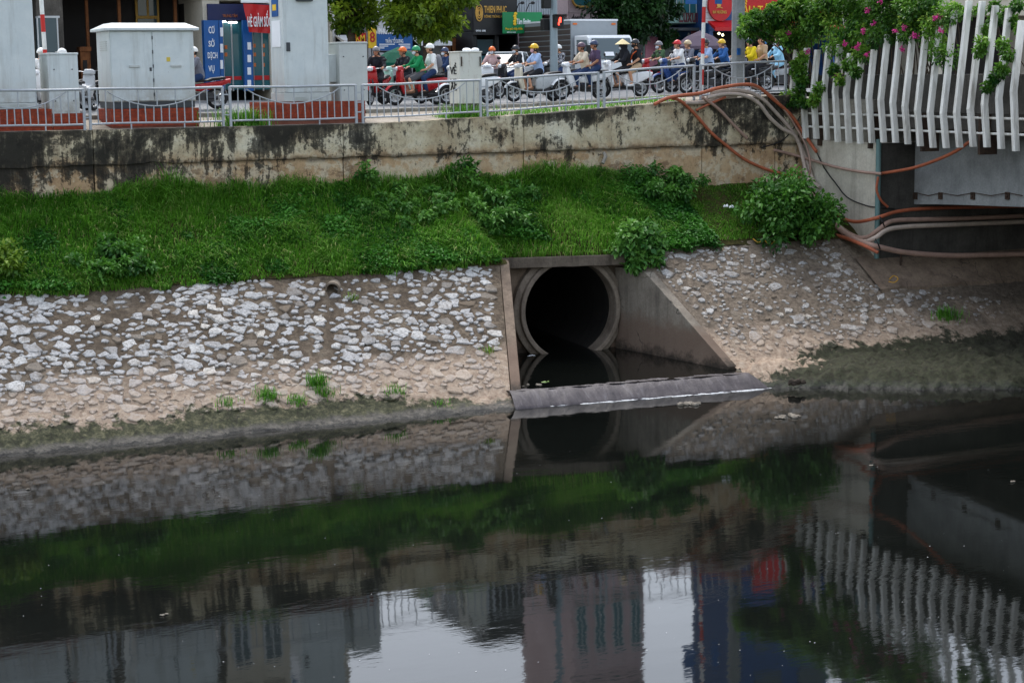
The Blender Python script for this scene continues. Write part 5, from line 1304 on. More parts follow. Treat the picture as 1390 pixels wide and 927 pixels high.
person(m, 'pillion', 'passenger in black shirt with orange bag strap and tan shorts', DK, TN, HB, 's', 's', mk, True, extra=('strap',), shoe=WH)
m = motorbike(918, 48.0, 182, 'u', 'blue', 'blue motorbike under the purple parasol')
person(m, 'ride', 'rider in white shirt and red helmet under the purple parasol', WH, JN, HR, 's')
m = motorbike(932, 49.2, 186, 'u', 'silver', 'silver motorbike beyond the red helmeted rider')
person(m, 'ride', 'rider with beige helmet beyond the red helmeted rider', GR, DK, HBe, 'l')
m = motorbike(956, 46.4, 180, 'u', 'black', 'black motorbike beside the striped pole')
person(m, 'ride', 'man in light blue shirt and black helmet beside the striped pole', LB, DK, HB, 's', 'l')
m = motorbike(978, 48.6, 182, 's', 'white', 'white scooter behind the concrete utility pole')
person(m, 'ride', 'rider in blue and yellow jacket with yellow helmet behind the concrete pole', YB, DK, HY, 'l', 'l', None)
m = motorbike(1016, 46.2, 180, 'u', 'black', 'black motorbike right of the concrete pole carrying two people')
person(m, 'ride', 'rider in bright yellow jacket and navy helmet', YL, DK, HBl, 'l', 'l', None)
person(m, 'pillion', 'passenger in beige top behind the yellow jacketed rider', TN, DK, None, 's', 'l', None, True)
m = motorbike(1052, 47.0, 182, 'u', 'silver', 'silver motorbike at the end of the fence by the vine')
person(m, 'ride', 'rider in pale blue dress coat at the fence end', CY_, CY_, HBe, 'l', 'l', mw_)

for (px, Y_, hd, kd, colr, lab, lab2, sh_, tr_, he_, sl_) in [
    (603, 50.5, 184, 'u', 'blue', 'blue motorbike half hidden behind the rust-streaked cabinet', 'rider in navy top glimpsed behind the white shirted passenger', JN, DK, HBl, 'l'),
    (699, 50.0, 190, 's', 'black', 'black scooter in front of the white car, next to the yellow helmet', 'rider in dark top passing before the white car', DK, JN, HB, 's'),
    (893, 50.2, 183, 'u', 'red', 'red motorbike before the pink wall', 'rider in green shirt before the pink wall', cloth('olive', rgb(70, 96, 66)), DK, HGy, 's'),
    (1002, 50.5, 180, 'u', 'white', 'white motorbike beyond the concrete pole', 'rider in grey shirt beyond the concrete pole', GR, JN, W_, 's')]:
    m = motorbike(px, Y_, hd, kd, colr, lab); person(m, 'ride', lab2, sh_, tr_, he_, sl_, 'l', mw_)

# ---- vehicles -------------------------------------------------------------------
M_carw = paint('car_white', rgb(222, 226, 228), .22, .03, 2, 0, .5, .05); M_glass = glassmat('car_glass', (.10, .13, .14, 1), .12); M_cars = paint('car_silver', rgb(150, 156, 160), .25, .05, 2, .4)
def car(px, Y, head, mat, lab):
    X = ony(px, 110, Y).x; o = thing('car', lab, 'car', (X, Y, gz(X, Y)), R(head))
    secs = [(2.15, .62, .38, .62), (2.0, .78, .22, .72), (1.3, .86, .18, .86), (.7, .87, .18, .92), (-.9, .87, .18, .95), (-1.7, .84, .2, .95), (-2.1, .76, .25, .9), (-2.2, .66, .4, .82)]
    b = MB(); V = []
    for (x, w_, zl, zh) in secs: V += [(x, -w_*.92, zl), (x, -w_, (zl+zh)/2), (x, -w_*.9, zh), (x, w_*.9, zh), (x, w_, (zl+zh)/2), (x, w_*.92, zl)]
    n = len(secs); b.add(V, [(i*6+j, i*6+6+j, i*6+6+(j+1) % 6, i*6+(j+1) % 6) for i in range(n-1) for j in range(6)]+[tuple(range(6)), tuple((n-1)*6+j for j in range(5, -1, -1))])
    b.build('body', mat, o, smooth=True, bevel=.03, local=True)
    b = MB(); lo = [(.95, .76, .90), (-1.75, .74, .94)]; hi = [(.2, .60, 1.42), (-1.05, .58, 1.44)]
    V = [(lo[0][0], -.76, lo[0][2]), (lo[0][0], .76, lo[0][2]), (lo[1][0], .74, lo[1][2]), (lo[1][0], -.74, lo[1][2]), (hi[0][0], -.6, 1.40), (hi[0][0], .6, 1.40), (hi[1][0], .58, 1.42), (hi[1][0], -.58, 1.42)]
    b.add(V, [(0, 1, 5, 4), (1, 2, 6, 5), (2, 3, 7, 6), (3, 0, 4, 7), (4, 5, 6, 7), (3, 2, 1, 0)]); b.build('window_glass', M_glass, o, bevel=.04, local=True)
    b = MB(); b.box(-1.08, .22, -.6, .6, 1.405, 1.46); b.build('roof', mat, o, bevel=.025, local=True)
    for s in (1, -1):
        b = MB(); b.tube([(.96, s*.77, .9), (.21, s*.605, 1.42)], .03, 6); b.tube([(-1.76, s*.745, .94), (-1.06, s*.59, 1.43)], .035, 6); b.build('pillar', mat, o, local=True)
        b = MB(); b.sph((2.03, s*.58, .62), (.12, .18, .08), 12, 8); b.build('headlight', M_lens, o, smooth=True, local=True)
        b = MB(); b.sph((-2.12, s*.6, .74), (.1, .16, .08), 12, 8); b.build('tail_light', M_tail, o, smooth=True, local=True)
        b = MB(); b.sph((.62, s*.98, .98), (.07, .1, .07), 10, 6); b.build('mirror', mat, o, smooth=True, local=True)
        for x in (1.35, -1.35):
            w_ = thing('wheel', None, None); w_.parent = o; w_.location = (x, s*.78, .31)
            b = MB(); b.cyl((0, -.1, 0), (0, .1, 0), .31, None, 22); b.build('tyre', M_tyre, w_, bevel=.03, local=True)
            b = MB(); b.cyl((0, s*.09, 0), (0, s*.115, 0), .2, None, 14); b.build('rim', M_rim, w_, bevel=.01, local=True)
    b = MB(); b.box(2.08, 2.17, -.42, .42, .42, .54); b.build('grille', M_blk, o, local=True)
    b = MB(); b.box(2.15, 2.19, -.24, .24, .30, .40); b.build('number_plate', M_letter, o, local=True)
    return o
car(687, 57.5, 238, M_carw, 'white car facing the river behind the pink topped scooter rider')
car(704, 63.5, 200, M_cars, 'silver car parked before the black and gold shop')
# box truck heading for the bridge
M_boxg = paint('truck_box_grey', rgb(150, 156, 160), .5, .06, 1.5); M_boxb = paint('truck_side_brown', rgb(74, 66, 62), .5, .1, 2); M_amb = paint('amber', rgb(220, 110, 30), .3)
Yf = 57.5; xa, xb = ony(775, 70, Yf).x, ony(838, 70, Yf).x; zg = gz(xa, Yf); H = ony(806, 28, Yf).z-zg; Wd = xb-xa
tk = thing('box_truck', 'white cab truck with grey and brown cargo box behind the motorbikes', 'truck', ((xa+xb)/2, Yf, zg), R(-90))
Lb = 4.4; hw = Wd/2
b = MB(); b.box(-Lb, 0, -hw, hw, .62, H); b.build('cargo_box', M_boxg, tk, bevel=.02, local=True)
for i in range(9):
    z = .7+i*(H-.8)/9; b = MB(); b.box(-Lb+.02, -.03, -hw-.03, -hw+.01, z, z+(H-.8)/9*.8); b.build('side_panel', M_boxb, tk, bevel=.015, local=True)
b = MB(); b.box(-Lb, .01, -hw-.035, hw+.02, H-.02, H+.04); b.build('roof_edge', M_letter, tk, local=True)
cw = hw*.93
b = MB(); prof = [(.12, .5), (1.62, .5), (1.68, 1.02), (1.58, 1.1), (1.22, 1.86), (1.1, 1.95), (.12, 1.95)]
b.prism(prof, 'y', -cw, cw); b.build('cab', M_carw, tk, bevel=.05, local=True)
b = MB(); b.add([(1.60, -cw*.9, 1.12), (1.60, cw*.9, 1.12), (1.255, cw*.86, 1.84), (1.255, -cw*.86, 1.84)], [(0, 1, 2, 3)]); b.add([(1.64, -cw*.9, 1.12), (1.64, cw*.9, 1.12), (1.295, cw*.86, 1.84), (1.295, -cw*.86, 1.84)], [(0, 1, 2, 3)]); b.build('windscreen', M_glass, tk, local=True)
for s in (1, -1):
    b = MB(); b.prism([(.35, 1.1), (1.40, 1.1), (1.12, 1.78), (.35, 1.8)], 'y', s*cw-.012, s*cw+.012); b.build('side_window', M_glass, tk, local=True)
    b = MB(); b.box(1.62, 1.72, s*.66-.14, s*.66+.14, .66, .84); b.build('headlight', M_lens, tk, bevel=.02, local=True)
    b = MB(); b.tube([(1.5, s*cw, 1.2), (1.6, s*(cw+.16), 1.35)], .012, 5); b.box(1.56, 1.62, s*(cw+.16)-.08, s*(cw+.16)+.08, 1.3, 1.6); b.build('mirror', M_blk, tk, local=True)
    b = MB(); b.box(-.01, .03, s*(hw-.16)-.08, s*(hw-.16)+.08, H-.16, H-.1); b.build('marker_lamp', M_amb, tk, local=True)
    for x in (.95, -3.2):
        w_ = thing('wheel', None, None); w_.parent = tk; w_.location = (x, s*(hw-.14), .36)
        b = MB(); b.cyl((0, -.1, 0), (0, .1, 0), .36, None, 22); b.build('tyre', M_tyre, w_, bevel=.03, local=True)
        b = MB(); b.cyl((0, s*.09, 0), (0, s*.115, 0), .2, None, 14); b.build('rim', M_rim, w_, local=True)
b = MB(); b.box(1.6, 1.78, -cw, cw, .38, .56); b.build('bumper', M_dkgrey, tk, bevel=.02, local=True)
b = MB(); b.box(-Lb+.1, 1.3, -.35, .35, .42, .62); b.build('chassis', M_dkgrey, tk, local=True)
b = MB(); b.add([(1.56, -.3, 1.22), (1.56, .05, 1.22), (1.48, .05, 1.36), (1.48, -.3, 1.36)], [(0, 1, 2, 3)], 0, Matrix.Translation((.09, -.1, 0))); b.build('paper_sheet', M_letter, tk, local=True)
# parasols
def parasol(px, py, Y, r, h, col, lab):
    X = ony(px, py, Y).x; z = gz(X, Y); o = thing('parasol', lab, 'parasol', (X, Y, z)); b = MB(); n = 10; V = [(0, 0, h)]
    for k, (rr, hh) in enumerate(((r*.5, h-.2), (r, h-.55), (r, h-.68))):
        V += [(rr*math.cos(2*math.pi*i/n), rr*math.sin(2*math.pi*i/n), hh+(.04*(i % 2) if k == 2 else 0)) for i in range(n)]
    b.add(V, [(0, 1+i, 1+(i+1) % n) for i in range(n)]+[(1+k*n+i, 1+(k+1)*n+i, 1+(k+1)*n+(i+1) % n, 1+k*n+(i+1) % n) for k in range(2) for i in range(n)]); b.build('canopy', col, o, local=True)
    b = MB(); b.cyl((0, 0, 0), (0, 0, h), .025, None, 8); b.build('pole', M_gpole, o, local=True)
    for i in range(n):
        a = 2*math.pi*i/n; b = MB(); b.tube([(.02*math.cos(a), .02*math.sin(a), h-.05), (r*math.cos(a)*.97, r*math.sin(a)*.97, h-.58)], .008, 4); b.build('rib', M_dkgrey, o, local=True)
    b = MB(); b.cyl((0, 0, 0), (0, 0, .12), .26, .22, 12); b.build('base', M_conc_dark, o, local=True); return o
parasol(950, 78, 55.5, .95, 2.05, cloth('parasolplum', rgb(96, 84, 96)), 'faded purple parasol on the pavement before the mint green shop')
parasol(541, 80, 58.5, 1.0, 1.75, cloth('tarpgreen', rgb(20, 96, 78)), 'dark green parasol stall in front of the blue sign')
# ================================================================== BUILDINGS ACROSS THE ROAD
BYF = 63.0
M_dark = paint('dark_interior', rgb(34, 30, 28), .8, .2, 1); M_navy = paint('navy_panel', rgb(24, 32, 74), .5); M_wood = concrete('brown_wood', rgb(92, 54, 30), rgb(140, 88, 50), .3, 4, True)  # M_dark has the gloom of the deep shopfronts put into its colour
M_cream = concrete('cream_render', rgb(186, 178, 160), rgb(212, 204, 188), .25, .8); M_wht = concrete('white_render', rgb(196, 198, 200), rgb(222, 222, 222), .2, .8)
M_pink = concrete('pink_render', rgb(190, 122, 140), rgb(210, 146, 162), .2, .8); M_mint = concrete('mint_render', rgb(150, 190, 180), rgb(176, 208, 200), .2, .8); M_pale = concrete('pale_pink_tower', rgb(196, 172, 172), rgb(216, 194, 194), .2, .6)
M_black = paint('black_cladding', rgb(26, 26, 28), .4, .1, 1); M_redp = paint('sign_red', rgb(186, 24, 28), .45); M_gold = paint('gold_letters', rgb(206, 160, 80), .4, .05, 3, .3); M_grn = paint('sign_green', rgb(14, 128, 74), .45)
M_pane = glassmat('window_pane', (.05, .08, .09, 1), .06); M_teal2 = glassmat('teal_glass', (.03, .13, .15, 1), .08); M_frame = paint('window_frame', rgb(190, 192, 190), .5); M_tube = lit('fluorescent', (.95, .98, 1, 1), 3.0)
M_corr = paint('corrugated_grey', rgb(176, 184, 190), .5); M_orange = paint('orange_goods', rgb(210, 110, 50), .6); M_yframe = paint('ochre_frame', rgb(178, 138, 60), .6)
def X_(px, Y, py=70): return ony(px, py, Y).x
def Z_(px, py, Y): return ony(px, py, Y).z
def building(label, px0, px1, Y, H, mat, depth=9, open_h=3.3, recess=2.4, openings=None, floors=0, cols=4, wmat=None, back=None, cat='building'):
    x0, x1 = X_(px0, Y), X_(px1, Y); z0 = gz((x0+x1)/2, Y)-.05
    o = thing('shop_building', label, cat, ((x0+x1)/2, Y, z0))
    zo = z0+open_h
    b = MB(); b.box(x0, x1, Y, Y+depth, zo, z0+H); b.build('wall', mat, o, bevel=.03)
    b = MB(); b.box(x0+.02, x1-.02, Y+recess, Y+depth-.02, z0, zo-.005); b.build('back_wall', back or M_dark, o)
    op = openings or [(px0, px1)]; edges = [x0]
    ops = [(X_(a, Y), X_(c, Y)) for a, c in op]; cur = x0
    for a, c in ops+[(x1, x1)]:
        if a-cur > .05:
            b = MB(); b.box(cur+.005, a-.005, Y+.004, Y+recess, z0, zo-.004); b.build('pier', mat, o)
        cur = c
    b = MB(); b.box(x0-.02, x1+.02, Y-.12, Y+depth, z0+H+.003, z0+H+.28); b.build('roof', M_conc_dark, o, bevel=.02)
    if floors:
        fh = (H-open_h)/floors
        for f in range(floors):
            for c in range(cols):
                w_ = (x1-x0)/cols; a = x0+w_*(c+.2); e = x0+w_*(c+.8); za = zo+f*fh+fh*.3; zb_ = zo+f*fh+fh*.85
                fr = MB(); fr.box(a, e, Y-.05, Y+.02, za, zb_); fo = fr.build('window', M_frame, o)
                p = MB(); p.box(a+.07, (a+e)/2-.03, Y-.06, Y-.045, za+.07, zb_-.07); p.box((a+e)/2+.03, e-.07, Y-.06, Y-.045, za+.07, zb_-.07)
                p.v = [(q[0]-o.location.x, q[1]-o.location.y, q[2]-o.location.z) for q in p.v]; po = p.build('pane', wmat or M_pane, None); po.parent = fo
                s_ = MB(); s_.box(a-.08, e+.08, Y-.14, Y+.01, za-.09, za-.003); s_.v = [(q[0]-o.location.x, q[1]-o.location.y, q[2]-o.location.z) for q in s_.v]; so_ = s_.build('sill', M_conc, None); so_.parent = fo
    return o
def board(o, px0, px1, py0, py1, Y, mat, name='sign_board', t=.06):
    a, c, z0, z1 = rect(px0, px1, py0, py1, Y); b = MB(); b.box(a, c, Y, Y+t, z0, z1); return b.build(name, mat, o, bevel=.008)
def words(o, s, px0, px1, py0, py1, Y, mat): 
    a, c, z0, z1 = rect(px0, px1, py0, py1, Y); return txt(s, o, a, c, z0, z1, Y-.008, mat)
Y = 62.0
# A: deep dark shophouse on the left
A = building('dark open-fronted shophouse behind the cabinets', -90, 276, Y, 11.0, M_conc_dark, 9, 3.9, 3.2, [(-70, 52), (88, 276)], 3, 7)
board(A, 184, 216, -6, 38, Y+3.0, M_yframe, 'window_frame', .08)
for (a, c, d, e) in ((187, 199, -4, 22), (202, 213, -4, 22), (187, 213, 26, 36)): board(A, a, c, d, e, Y+2.96, M_pane, 'pane', .03)
for px in (118, 162, 238): board(A, px, px+4, -8, 125, Y+1.4, M_wood, 'wood_post', .15)
ws = thing('wooden_cabinet', 'brown wooden cabinet standing in the dark shop behind the narrow cabinet', 'cabinet', (X_(118, Y+1), Y+1, gz(0, Y)))
board(ws, 110, 122, 70, 124, Y+1.0, M_wood, 'carcass', .5); board(ws, 113, 119, 82, 108, Y+.98, M_dark, 'door_panel', .02); board(ws, 108, 124, 64, 70, Y+.95, M_wood, 'cornice', .55)
gl = thing('glass_showcase', 'glass showcase between the column and the dark shop', 'showcase', (X_(70, Y-1), Y-1, gz(0, Y)))
board(gl, 53, 80, 25, 120, Y-.6, M_pane, 'glass', .5); board(gl, 52, 81, 22, 25, Y-.62, M_frame, 'top_frame', .55); board(gl, 52, 54, 25, 124, Y-.63, M_frame, 'side_frame', .03); board(gl, 79, 81, 25, 124, Y-.63, M_frame, 'side_frame', .03)
# B: blue service shop
B = building('shop with blue sign panels, glass doors and red banner', 277, 452, Y, 11.0, M_cream, 5, 3.55, 2.6, [(300, 366), (385, 448)], 3, 4)
board(B, 282, 372, 6, 28, Y-.12, M_navy, 'fascia', .12); words(B, 'TRUNG TÂM', 302, 322, 19, 24, Y-.13, paint('dull_orange', rgb(150, 84, 50), .5))
board(B, 278, 298, 28, 124, Y-.35, M_blue, 'sign_panel', .3)
for i, s in enumerate(('CƠ', 'SỞ', 'DỊCH', 'VỤ')): words(B, s, 283 if s != 'DỊCH' else 282, 291 if s != 'DỊCH' else 295, 35+i*18, 46+i*18, Y-.36, M_letter)
words(B, '24H', 285, 293, 108, 118, Y-.36, M_letter)
for i in range(5): board(B, 299, 303, 38+i*22, 50+i*22, Y-.3, M_letter, 'small_notice', .02)
board(B, 298.3, 303.6, 28, 124, Y-.28, M_blue, 'side_panel', .2)
for (a, c) in ((304, 315), (316, 330), (344, 356), (357, 368)):
    board(B, a+.4, c-.4, 30, 122, Y+.12, M_teal2, 'glass_door', .02)
    for e in (a, c): board(B, e-.4, e+.4, 29, 124, Y+.08, M_frame, 'door_frame', .06)
board(B, 331, 343, 28, 124, Y-.2, M_blue, 'sign_panel', .2)
for i in range(4): board(B, 336, 341, 58+i*17, 68+i*17, Y-.215, M_letter, 'small_notice', .015)
board(B, 301, 307, 29, 31, Y-.02, M_tube, 'fluorescent_tube', .05); board(B, 310, 322, 30, 32, Y-.02, M_tube, 'fluorescent_tube', .05)
board(B, 304, 328, 104, 109, Y+.1, M_redp, 'red_strip', .015); board(B, 344, 366, 103, 109, Y+.1, M_redp, 'red_strip', .015)
for (px, py) in ((305, 62), (305, 72), (343.5, 60), (344, 72), (344, 86), (356, 60), (356, 72), (356, 86)): board(B, px, px+3.6, py, py+5, Y+.09, M_orange, 'goods_poster', .015)
# red banner hung at the shop's corner
bn = thing('banner', 'slanting red sale banner with white letters beside the white column', 'banner', (X_(350, Y-1), Y-1, Z_(350, 25, Y-1)))
b = MB(); q = [ony(330, 5, Y-1), ony(369, 8, Y-1), ony(369, 46, Y-1), ony(338, 44, Y-1)]
V = []; 
for j in range(9):
    for i in range(9): 
        p = q[0].lerp(q[1], i/8).lerp(q[3].lerp(q[2], i/8), j/8); p.y += .04*math.sin(i*1.7+j*.8); V.append(tuple(p))
b.add(V, [(j*9+i, j*9+i+1, (j+1)*9+i+1, (j+1)*9+i) for j in range(8) for i in range(8)]); b.build('cloth', M_redp, bn, smooth=True)
words(bn, 'HÈ GIẢM SỐC', 336, 368, 15, 37, Y-1.06, M_letter)
board(bn, 327, 369, 0, 4.4, Y-1.02, M_letter, 'top_strip', .04); board(bn, 330, 368, -6, -.5, Y-1.0, M_grn, 'top_strip', .04)
# C: low shops behind the trees
Cc = building('low cream shops with awnings behind the street trees', 452, 642, Y+2, 4.6, M_wht, 8, 2.9, 2.0, [(456, 500), (560, 596), (612, 640)], 0)
def awning(o, px0, px1, py0, py1, Y, mat, name='awning', out=1.0):
    a, c, z0, z1 = rect(px0, px1, py0, py1, Y); b = MB(); b.add([(a, Y, z1), (c, Y, z1), (c, Y-out, z0), (a, Y-out, z0), (a, Y, z1-.05), (c, Y, z1-.05), (c, Y-out, z0-.14), (a, Y-out, z0-.14)], [(0, 1, 2, 3), (4, 7, 6, 5), (3, 2, 6, 7), (0, 3, 7, 4), (1, 5, 6, 2)]); return b.build(name, mat, o)
awning(Cc, 455, 482, 48, 56, Y+2, M_letter); awning(Cc, 556, 600, 48, 58, Y+2, M_letter); words(Cc, 'TOKU', 558, 576, 50, 55.5, Y+1, M_ink)
for (a, c) in ((602, 612), (614, 628), (629, 640)): board(Cc, a, c, 52, 122, Y+1.7, M_wood, 'shutter', .05)
s1 = thing('sign', 'blue shop sign with white Vietnamese lettering behind the trees', 'sign', (X_(535, Y+.5), Y+.5, gz(10, Y)))
board(s1, 512, 560, 46, 69, Y+.5, M_blue, 'panel'); words(s1, 'TRẦN TỐ DUNG', 523, 547, 51, 59, Y+.5, M_letter)
words(s1, 'PHÒNG KHÁM', 514, 554, 37, 47, Y+.5, M_letter)
for (a, c, p_) in ((515, 536, 60), (515, 527, 62.5), (515, 522, 65), (541, 557, 60), (543, 557, 62.5), (546, 557, 65)): board(s1, a, c, p_, p_+1.3, Y+.49, M_letter, 'small_text', .01)
words(s1, 'TRUNG NHÂN', 515, 530, 71, 75.5, Y+.5, M_letter); words(s1, 'UY TÍN', 514, 531, 76.5, 81, Y+.5, M_letter); board(s1, 510, 534, 69.4, 84, Y+.52, M_ink, 'lower_panel', .05)
for px in (514, 556): board(s1, px, px+1.5, 69.5, 130, Y+.53, M_dkgrey, 'post', .06)
s2 = thing('sign', 'yellow sign with red figures beside the blue sign', 'sign', (X_(495, Y+.6), Y+.6, gz(10, Y)))
board(s2, 481, 497, 45, 60, Y+.6, M_redp, 'panel'); board(s2, 500, 511, 36, 66, Y+.55, M_yel, 'panel'); words(s2, 'KM', 483, 495, 48, 57, Y+.6, M_yel); words(s2, '8', 502, 509, 44, 58, Y+.55, M_redp)
for px in (489, 505): board(s2, px, px+1.2, 66, 130, Y+.62, M_dkgrey, 'post', .05)
# D: black and gold shop
D = building('black fronted shop with gold lettering', 642, 703, Y, 8.5, M_black, 9, 2.3, 1.6, [(646, 672), (676, 700)], 0)
board(D, 643, 702, -12, 48, Y-.14, M_black, 'sign_board', .12)
words(D, 'THIEN PHUC', 657, 687.5, 8.5, 18, Y-.15, M_gold); words(D, 'ĐÔNG TRÙNG HẠ', 657, 684, 20.5, 25.5, Y-.15, M_gold); words(D, '0936 688', 646, 659, 41, 43.6, Y-.15, M_letter)
a = rect(646, 655, 7, 29, Y-.16); cx, cz, rx, rz = (a[0]+a[1])/2, (a[2]+a[3])/2, (a[1]-a[0])/2, (a[3]-a[2])/2
for k in (1, .66, .36):
    b = MB(); b.tube([(cx+rx*k*math.cos(q*.2618), Y-.16, cz+rz*k*math.sin(q*.2618)) for q in range(-4, 21)], .025, 6); b.build('emblem', M_gold, D)
board(D, 648, 670, 54, 74, Y+.2, M_pane, 'glass', .03); board(D, 648, 670, 76, 126, Y+.2, M_teal2, 'glass', .03)
for px in (646, 671, 676, 699): board(D, px, px+1.6, 50, 128, Y+.1, M_dkgrey, 'door_frame', .08)
board(D, 700.5, 711, 71, 73.4, Y+.1, M_yel, 'lit_strip', .03); board(D, 700.5, 711, 79, 81.4, Y+.1, M_yel, 'lit_strip', .03)
s3 = thing('sign', 'small blue sign with white mark before the black shop', 'sign', (X_(686, Y-1), Y-1, gz(20, Y)))
board(s3, 680, 692, 80, 88, Y-1, M_blue, 'panel'); words(s3, 'CY', 684, 689, 81.5, 86.5, Y-1, M_letter); board(s3, 685, 687, 88, 130, Y-.98, M_dkgrey, 'post', .05)
# E: corrugated front with the green fruit sign, tower above
Eb = building('grey corrugated shop front left of the truck', 703, 772, Y+1, 7, M_pale, 5, 2.9, 2.2, [(706, 770)], 1, 3, M_teal2)
a = rect(702, 748, -20, 20, Y+.85)
for i in range(14): 
    xx = lerp(a[0], a[1], i/14); b = MB(); b.box(xx, xx+(a[1]-a[0])/14*.8, Y+.86, Y+.98, a[2], a[3]); b.build('corrugated_sheet', M_corr, Eb)
s4 = thing('sign', 'green fruit shop sign with yellow bunch and white name', 'sign', (X_(710, Y-.6), Y-.6, Z_(710, 45, Y-.6)))
board(s4, 682.5, 736, 17, 46, Y-.6, M_grn, 'panel'); words(s4, 'Tám Fruits', 701, 720, 26, 33.5, Y-.6, M_letter); words(s4, 'Hoa quả nhập khẩu', 686, 709, 37, 42, Y-.6, M_yel); words(s4, '0912 345', 688, 700, 43.5, 45.2, Y-.6, M_letter)
a = rect(696, 702, 19, 33, Y-.61)
for i in range(5): b = MB(); b.sph(((a[0]+a[1])/2+random.uniform(-.05, .05), Y-.62, lerp(a[2], a[3], i/4)), (.07, .02, .06), 10, 6); b.build('fruit_mark', M_yel, s4, smooth=True)
for px in (700, 714): b = MB(); p = ony(px, 16, Y-.6); b.tube([p, p+Vector((.02, -.25, .28)), p+Vector((.1, -.4, .3))], .02, 6); b.sph(tuple(p+Vector((.1, -.4, .3))), (.09, .06, .06), 8, 6); b.build('spot_lamp', M_blk, s4)
# F: white building with rounded window
Fb = building('tall pale building with rounded window behind the truck', 772, 874, Y+2, 27, M_pale, 5, 3.0, 2.2, [(840, 870)], 6, 4, M_teal2)
words(Fb, 'dental', 776, 793, 20, 29, Y+1.9, M_ink)
a = rect(776, 808, -16, 10, Y+1.95); b = MB(); rr = .35
pl = []
for (cx, cz, s0) in ((a[1]-rr, a[3]-rr, 0), (a[0]+rr, a[3]-rr, 90), (a[0]+rr, a[2]+rr, 180), (a[1]-rr, a[2]+rr, 270)): pl += [(cx+rr*math.cos(R(s0+t)), cz+rr*math.sin(R(s0+t))) for t in range(0, 91, 15)]
b.prism(pl, 'y', Y+1.9, Y+2.05); b.build('rounded_window', M_teal2, Fb)
b = MB(); b.tube([(p[0], Y+1.9, p[1]) for p in pl+pl[:1]], .05, 6); b.build('window_surround', M_gold, Fb)
# G: mint shop and pink wall
Gm = building('mint green shop with dark script sign behind the parasol', 874, 962, Y, 6.0, M_mint, 9, 2.55, 2.0, [(900, 958)], 0, back=M_cream)
board(Gm, 876, 898, 50, 128, Y-.05, M_pink, 'pink_wall', .05); board(Gm, 898, 900, 50, 128, Y-.06, M_dkgrey, 'downpipe', .05)
board(Gm, 902, 957, 38, 42, Y-.3, M_dkgrey, 'canopy', .3); board(Gm, 900, 958, -8, 18, Y-.1, M_teal2, 'upper_glass', .08)
for i in range(7): board(Gm, 900+i*9, 900.8+i*9, -8, 18, Y-.14, M_frame, 'mullion', .03)
words(Gm, 'Luxury', 922, 955, 12, 37, Y-.12, paint('maroon_letters', rgb(96, 40, 48), .5))
board(Gm, 906, 918, 45, 52, Y-.05, paint('maroon_board', rgb(84, 30, 34), .5), 'small_sign'); board(Gm, 902, 930, 55, 110, Y+.5, M_pane, 'glass', .03); board(Gm, 934, 957, 45, 110, Y+.5, M_frame, 'shutter', .03); board(Gm, 938, 946, 42, 62, Y-.02, paint('maroon_board', rgb(84, 30, 34), .5), 'poster', .02)
# H: red hotpot restaurant
M_rblue = paint('restaurant_blue', rgb(40, 78, 130), .6)
Hh = building('red restaurant with big yellow lettering beyond the concrete pole', 962, 1135, Y-1, 5.2, M_rblue, 4, 2.25, 2.4, [(968, 1130)], 0)
xa, xb = X_(1012, Y-1), X_(1135, Y-1); z_ = gz(xa, Y)+5.44
b = MB(); b.box(xa, xb, Y-1.1, Y+3, z_, z_+15); b.build('upper_block', M_rblue, Hh, bevel=.03)
b = MB(); b.box(xa+.4, xb-.6, Y-1.25, Y-1.104, z_+.4, z_+2.2); b.build('upper_sign', paint('sign_red', rgb(186, 24, 28), .45), Hh)
for f in range(4):
    for c in range(3):
        a = xa+.6+c*2.2; b = MB(); b.box(a, a+1.3, Y-1.14, Y-1.09, z_+3+f*3, z_+4.7+f*3); b.build('window', M_pane, Hh)
board(Hh, 958, 982, -14, 32, Y-1.05, M_wht, 'tiled_panel', .04)
for r_ in range(6): board(Hh, 958, 982, -12+r_*7.4, -11.5+r_*7.4, Y-1.06, M_conc, 'tile_joint', .015)
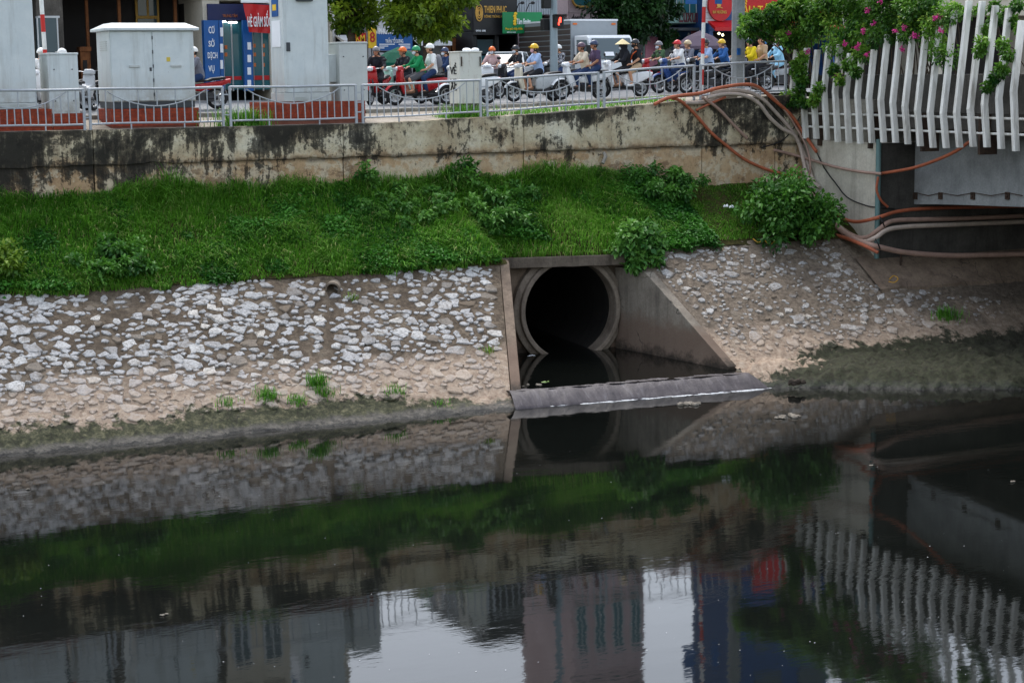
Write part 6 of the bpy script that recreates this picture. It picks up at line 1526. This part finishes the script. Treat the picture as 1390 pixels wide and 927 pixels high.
a = rect(962, 994, -14, 29, Y-1.2); cx, cz = (a[0]+a[1])/2, (a[2]+a[3])/2; pl = [(cx+(a[1]-a[0])/2*math.cos(q*.1963), cz+(a[3]-a[2])/2*math.sin(q*.1963)) for q in range(32)]
b = MB(); b.prism(pl, 'y', Y-1.2, Y-1.08); b.build('oval_sign', M_redp, Hh)
words(Hh, 'BÀ NƯƠNG', 967.5, 986, 14, 19, Y-1.21, M_gold)
b = MB(); p = ony(976, 6, Y-1.22); b.sph(tuple(p), (.1, .015, .16), 10, 6); b.sph((p.x, p.y, p.z+.22), (.06, .015, .06), 10, 6); b.tube([(p.x-.12, p.y, p.z-.15), (p.x, p.y, p.z-.12), (p.x+.16, p.y, p.z-.16)], .02, 5); b.build('oval_mark', M_gold, Hh)
board(Hh, 1006, 1140, -20, 27, Y-1.1, M_redp, 'sign_board', .1)
words(Hh, 'LẨU TÁI', 1002, 1046, 1, 21, Y-1.11, M_yel); words(Hh, 'NƯỚNG', 1052, 1095, 0, 20, Y-1.11, M_yel)
awning(Hh, 960, 1003, 28, 38, Y-1, M_redp, 'awning', .6); awning(Hh, 1004, 1135, 28, 36, Y-1, M_redp, 'awning', .6)
for (a, c) in ((977, 996), (1035, 1052), (1060, 1080)): board(Hh, a, c, 39.5, 42, Y-1.4, M_tube, 'fluorescent_tube', .05)
M_bulb = lit('warm_bulb', (1, .85, .5, 1), 3)
for (px, py) in ((976, 46), (981, 48), (963, 47)): b = MB(); b.sph(tuple(ony(px, py, Y-.6)), .05, 8, 6); b.build('bulb', M_bulb, Hh, smooth=True)
for px in (1015, 1038, 1050): board(Hh, px, px+2.5, 30, 125, Y-1.3, M_bark, 'post', .08)
board(Hh, 1034, 1041, 50, 60, Y-1.35, paint('gas_blue', rgb(60, 120, 180), .5), 'poster', .02)
# far blocks closing the street on both sides
building('far grey shophouse row left of the dark shop', -420, -95, Y+1, 12, M_cream, 9, 3, 2, [(-400, -260), (-240, -110)], 3, 6)
building('far cream building right of the red restaurant behind the bridge', 1138, 1420, Y+3, 12, M_cream, 9, 3, 2, [(1150, 1260), (1280, 1400)], 3, 6)
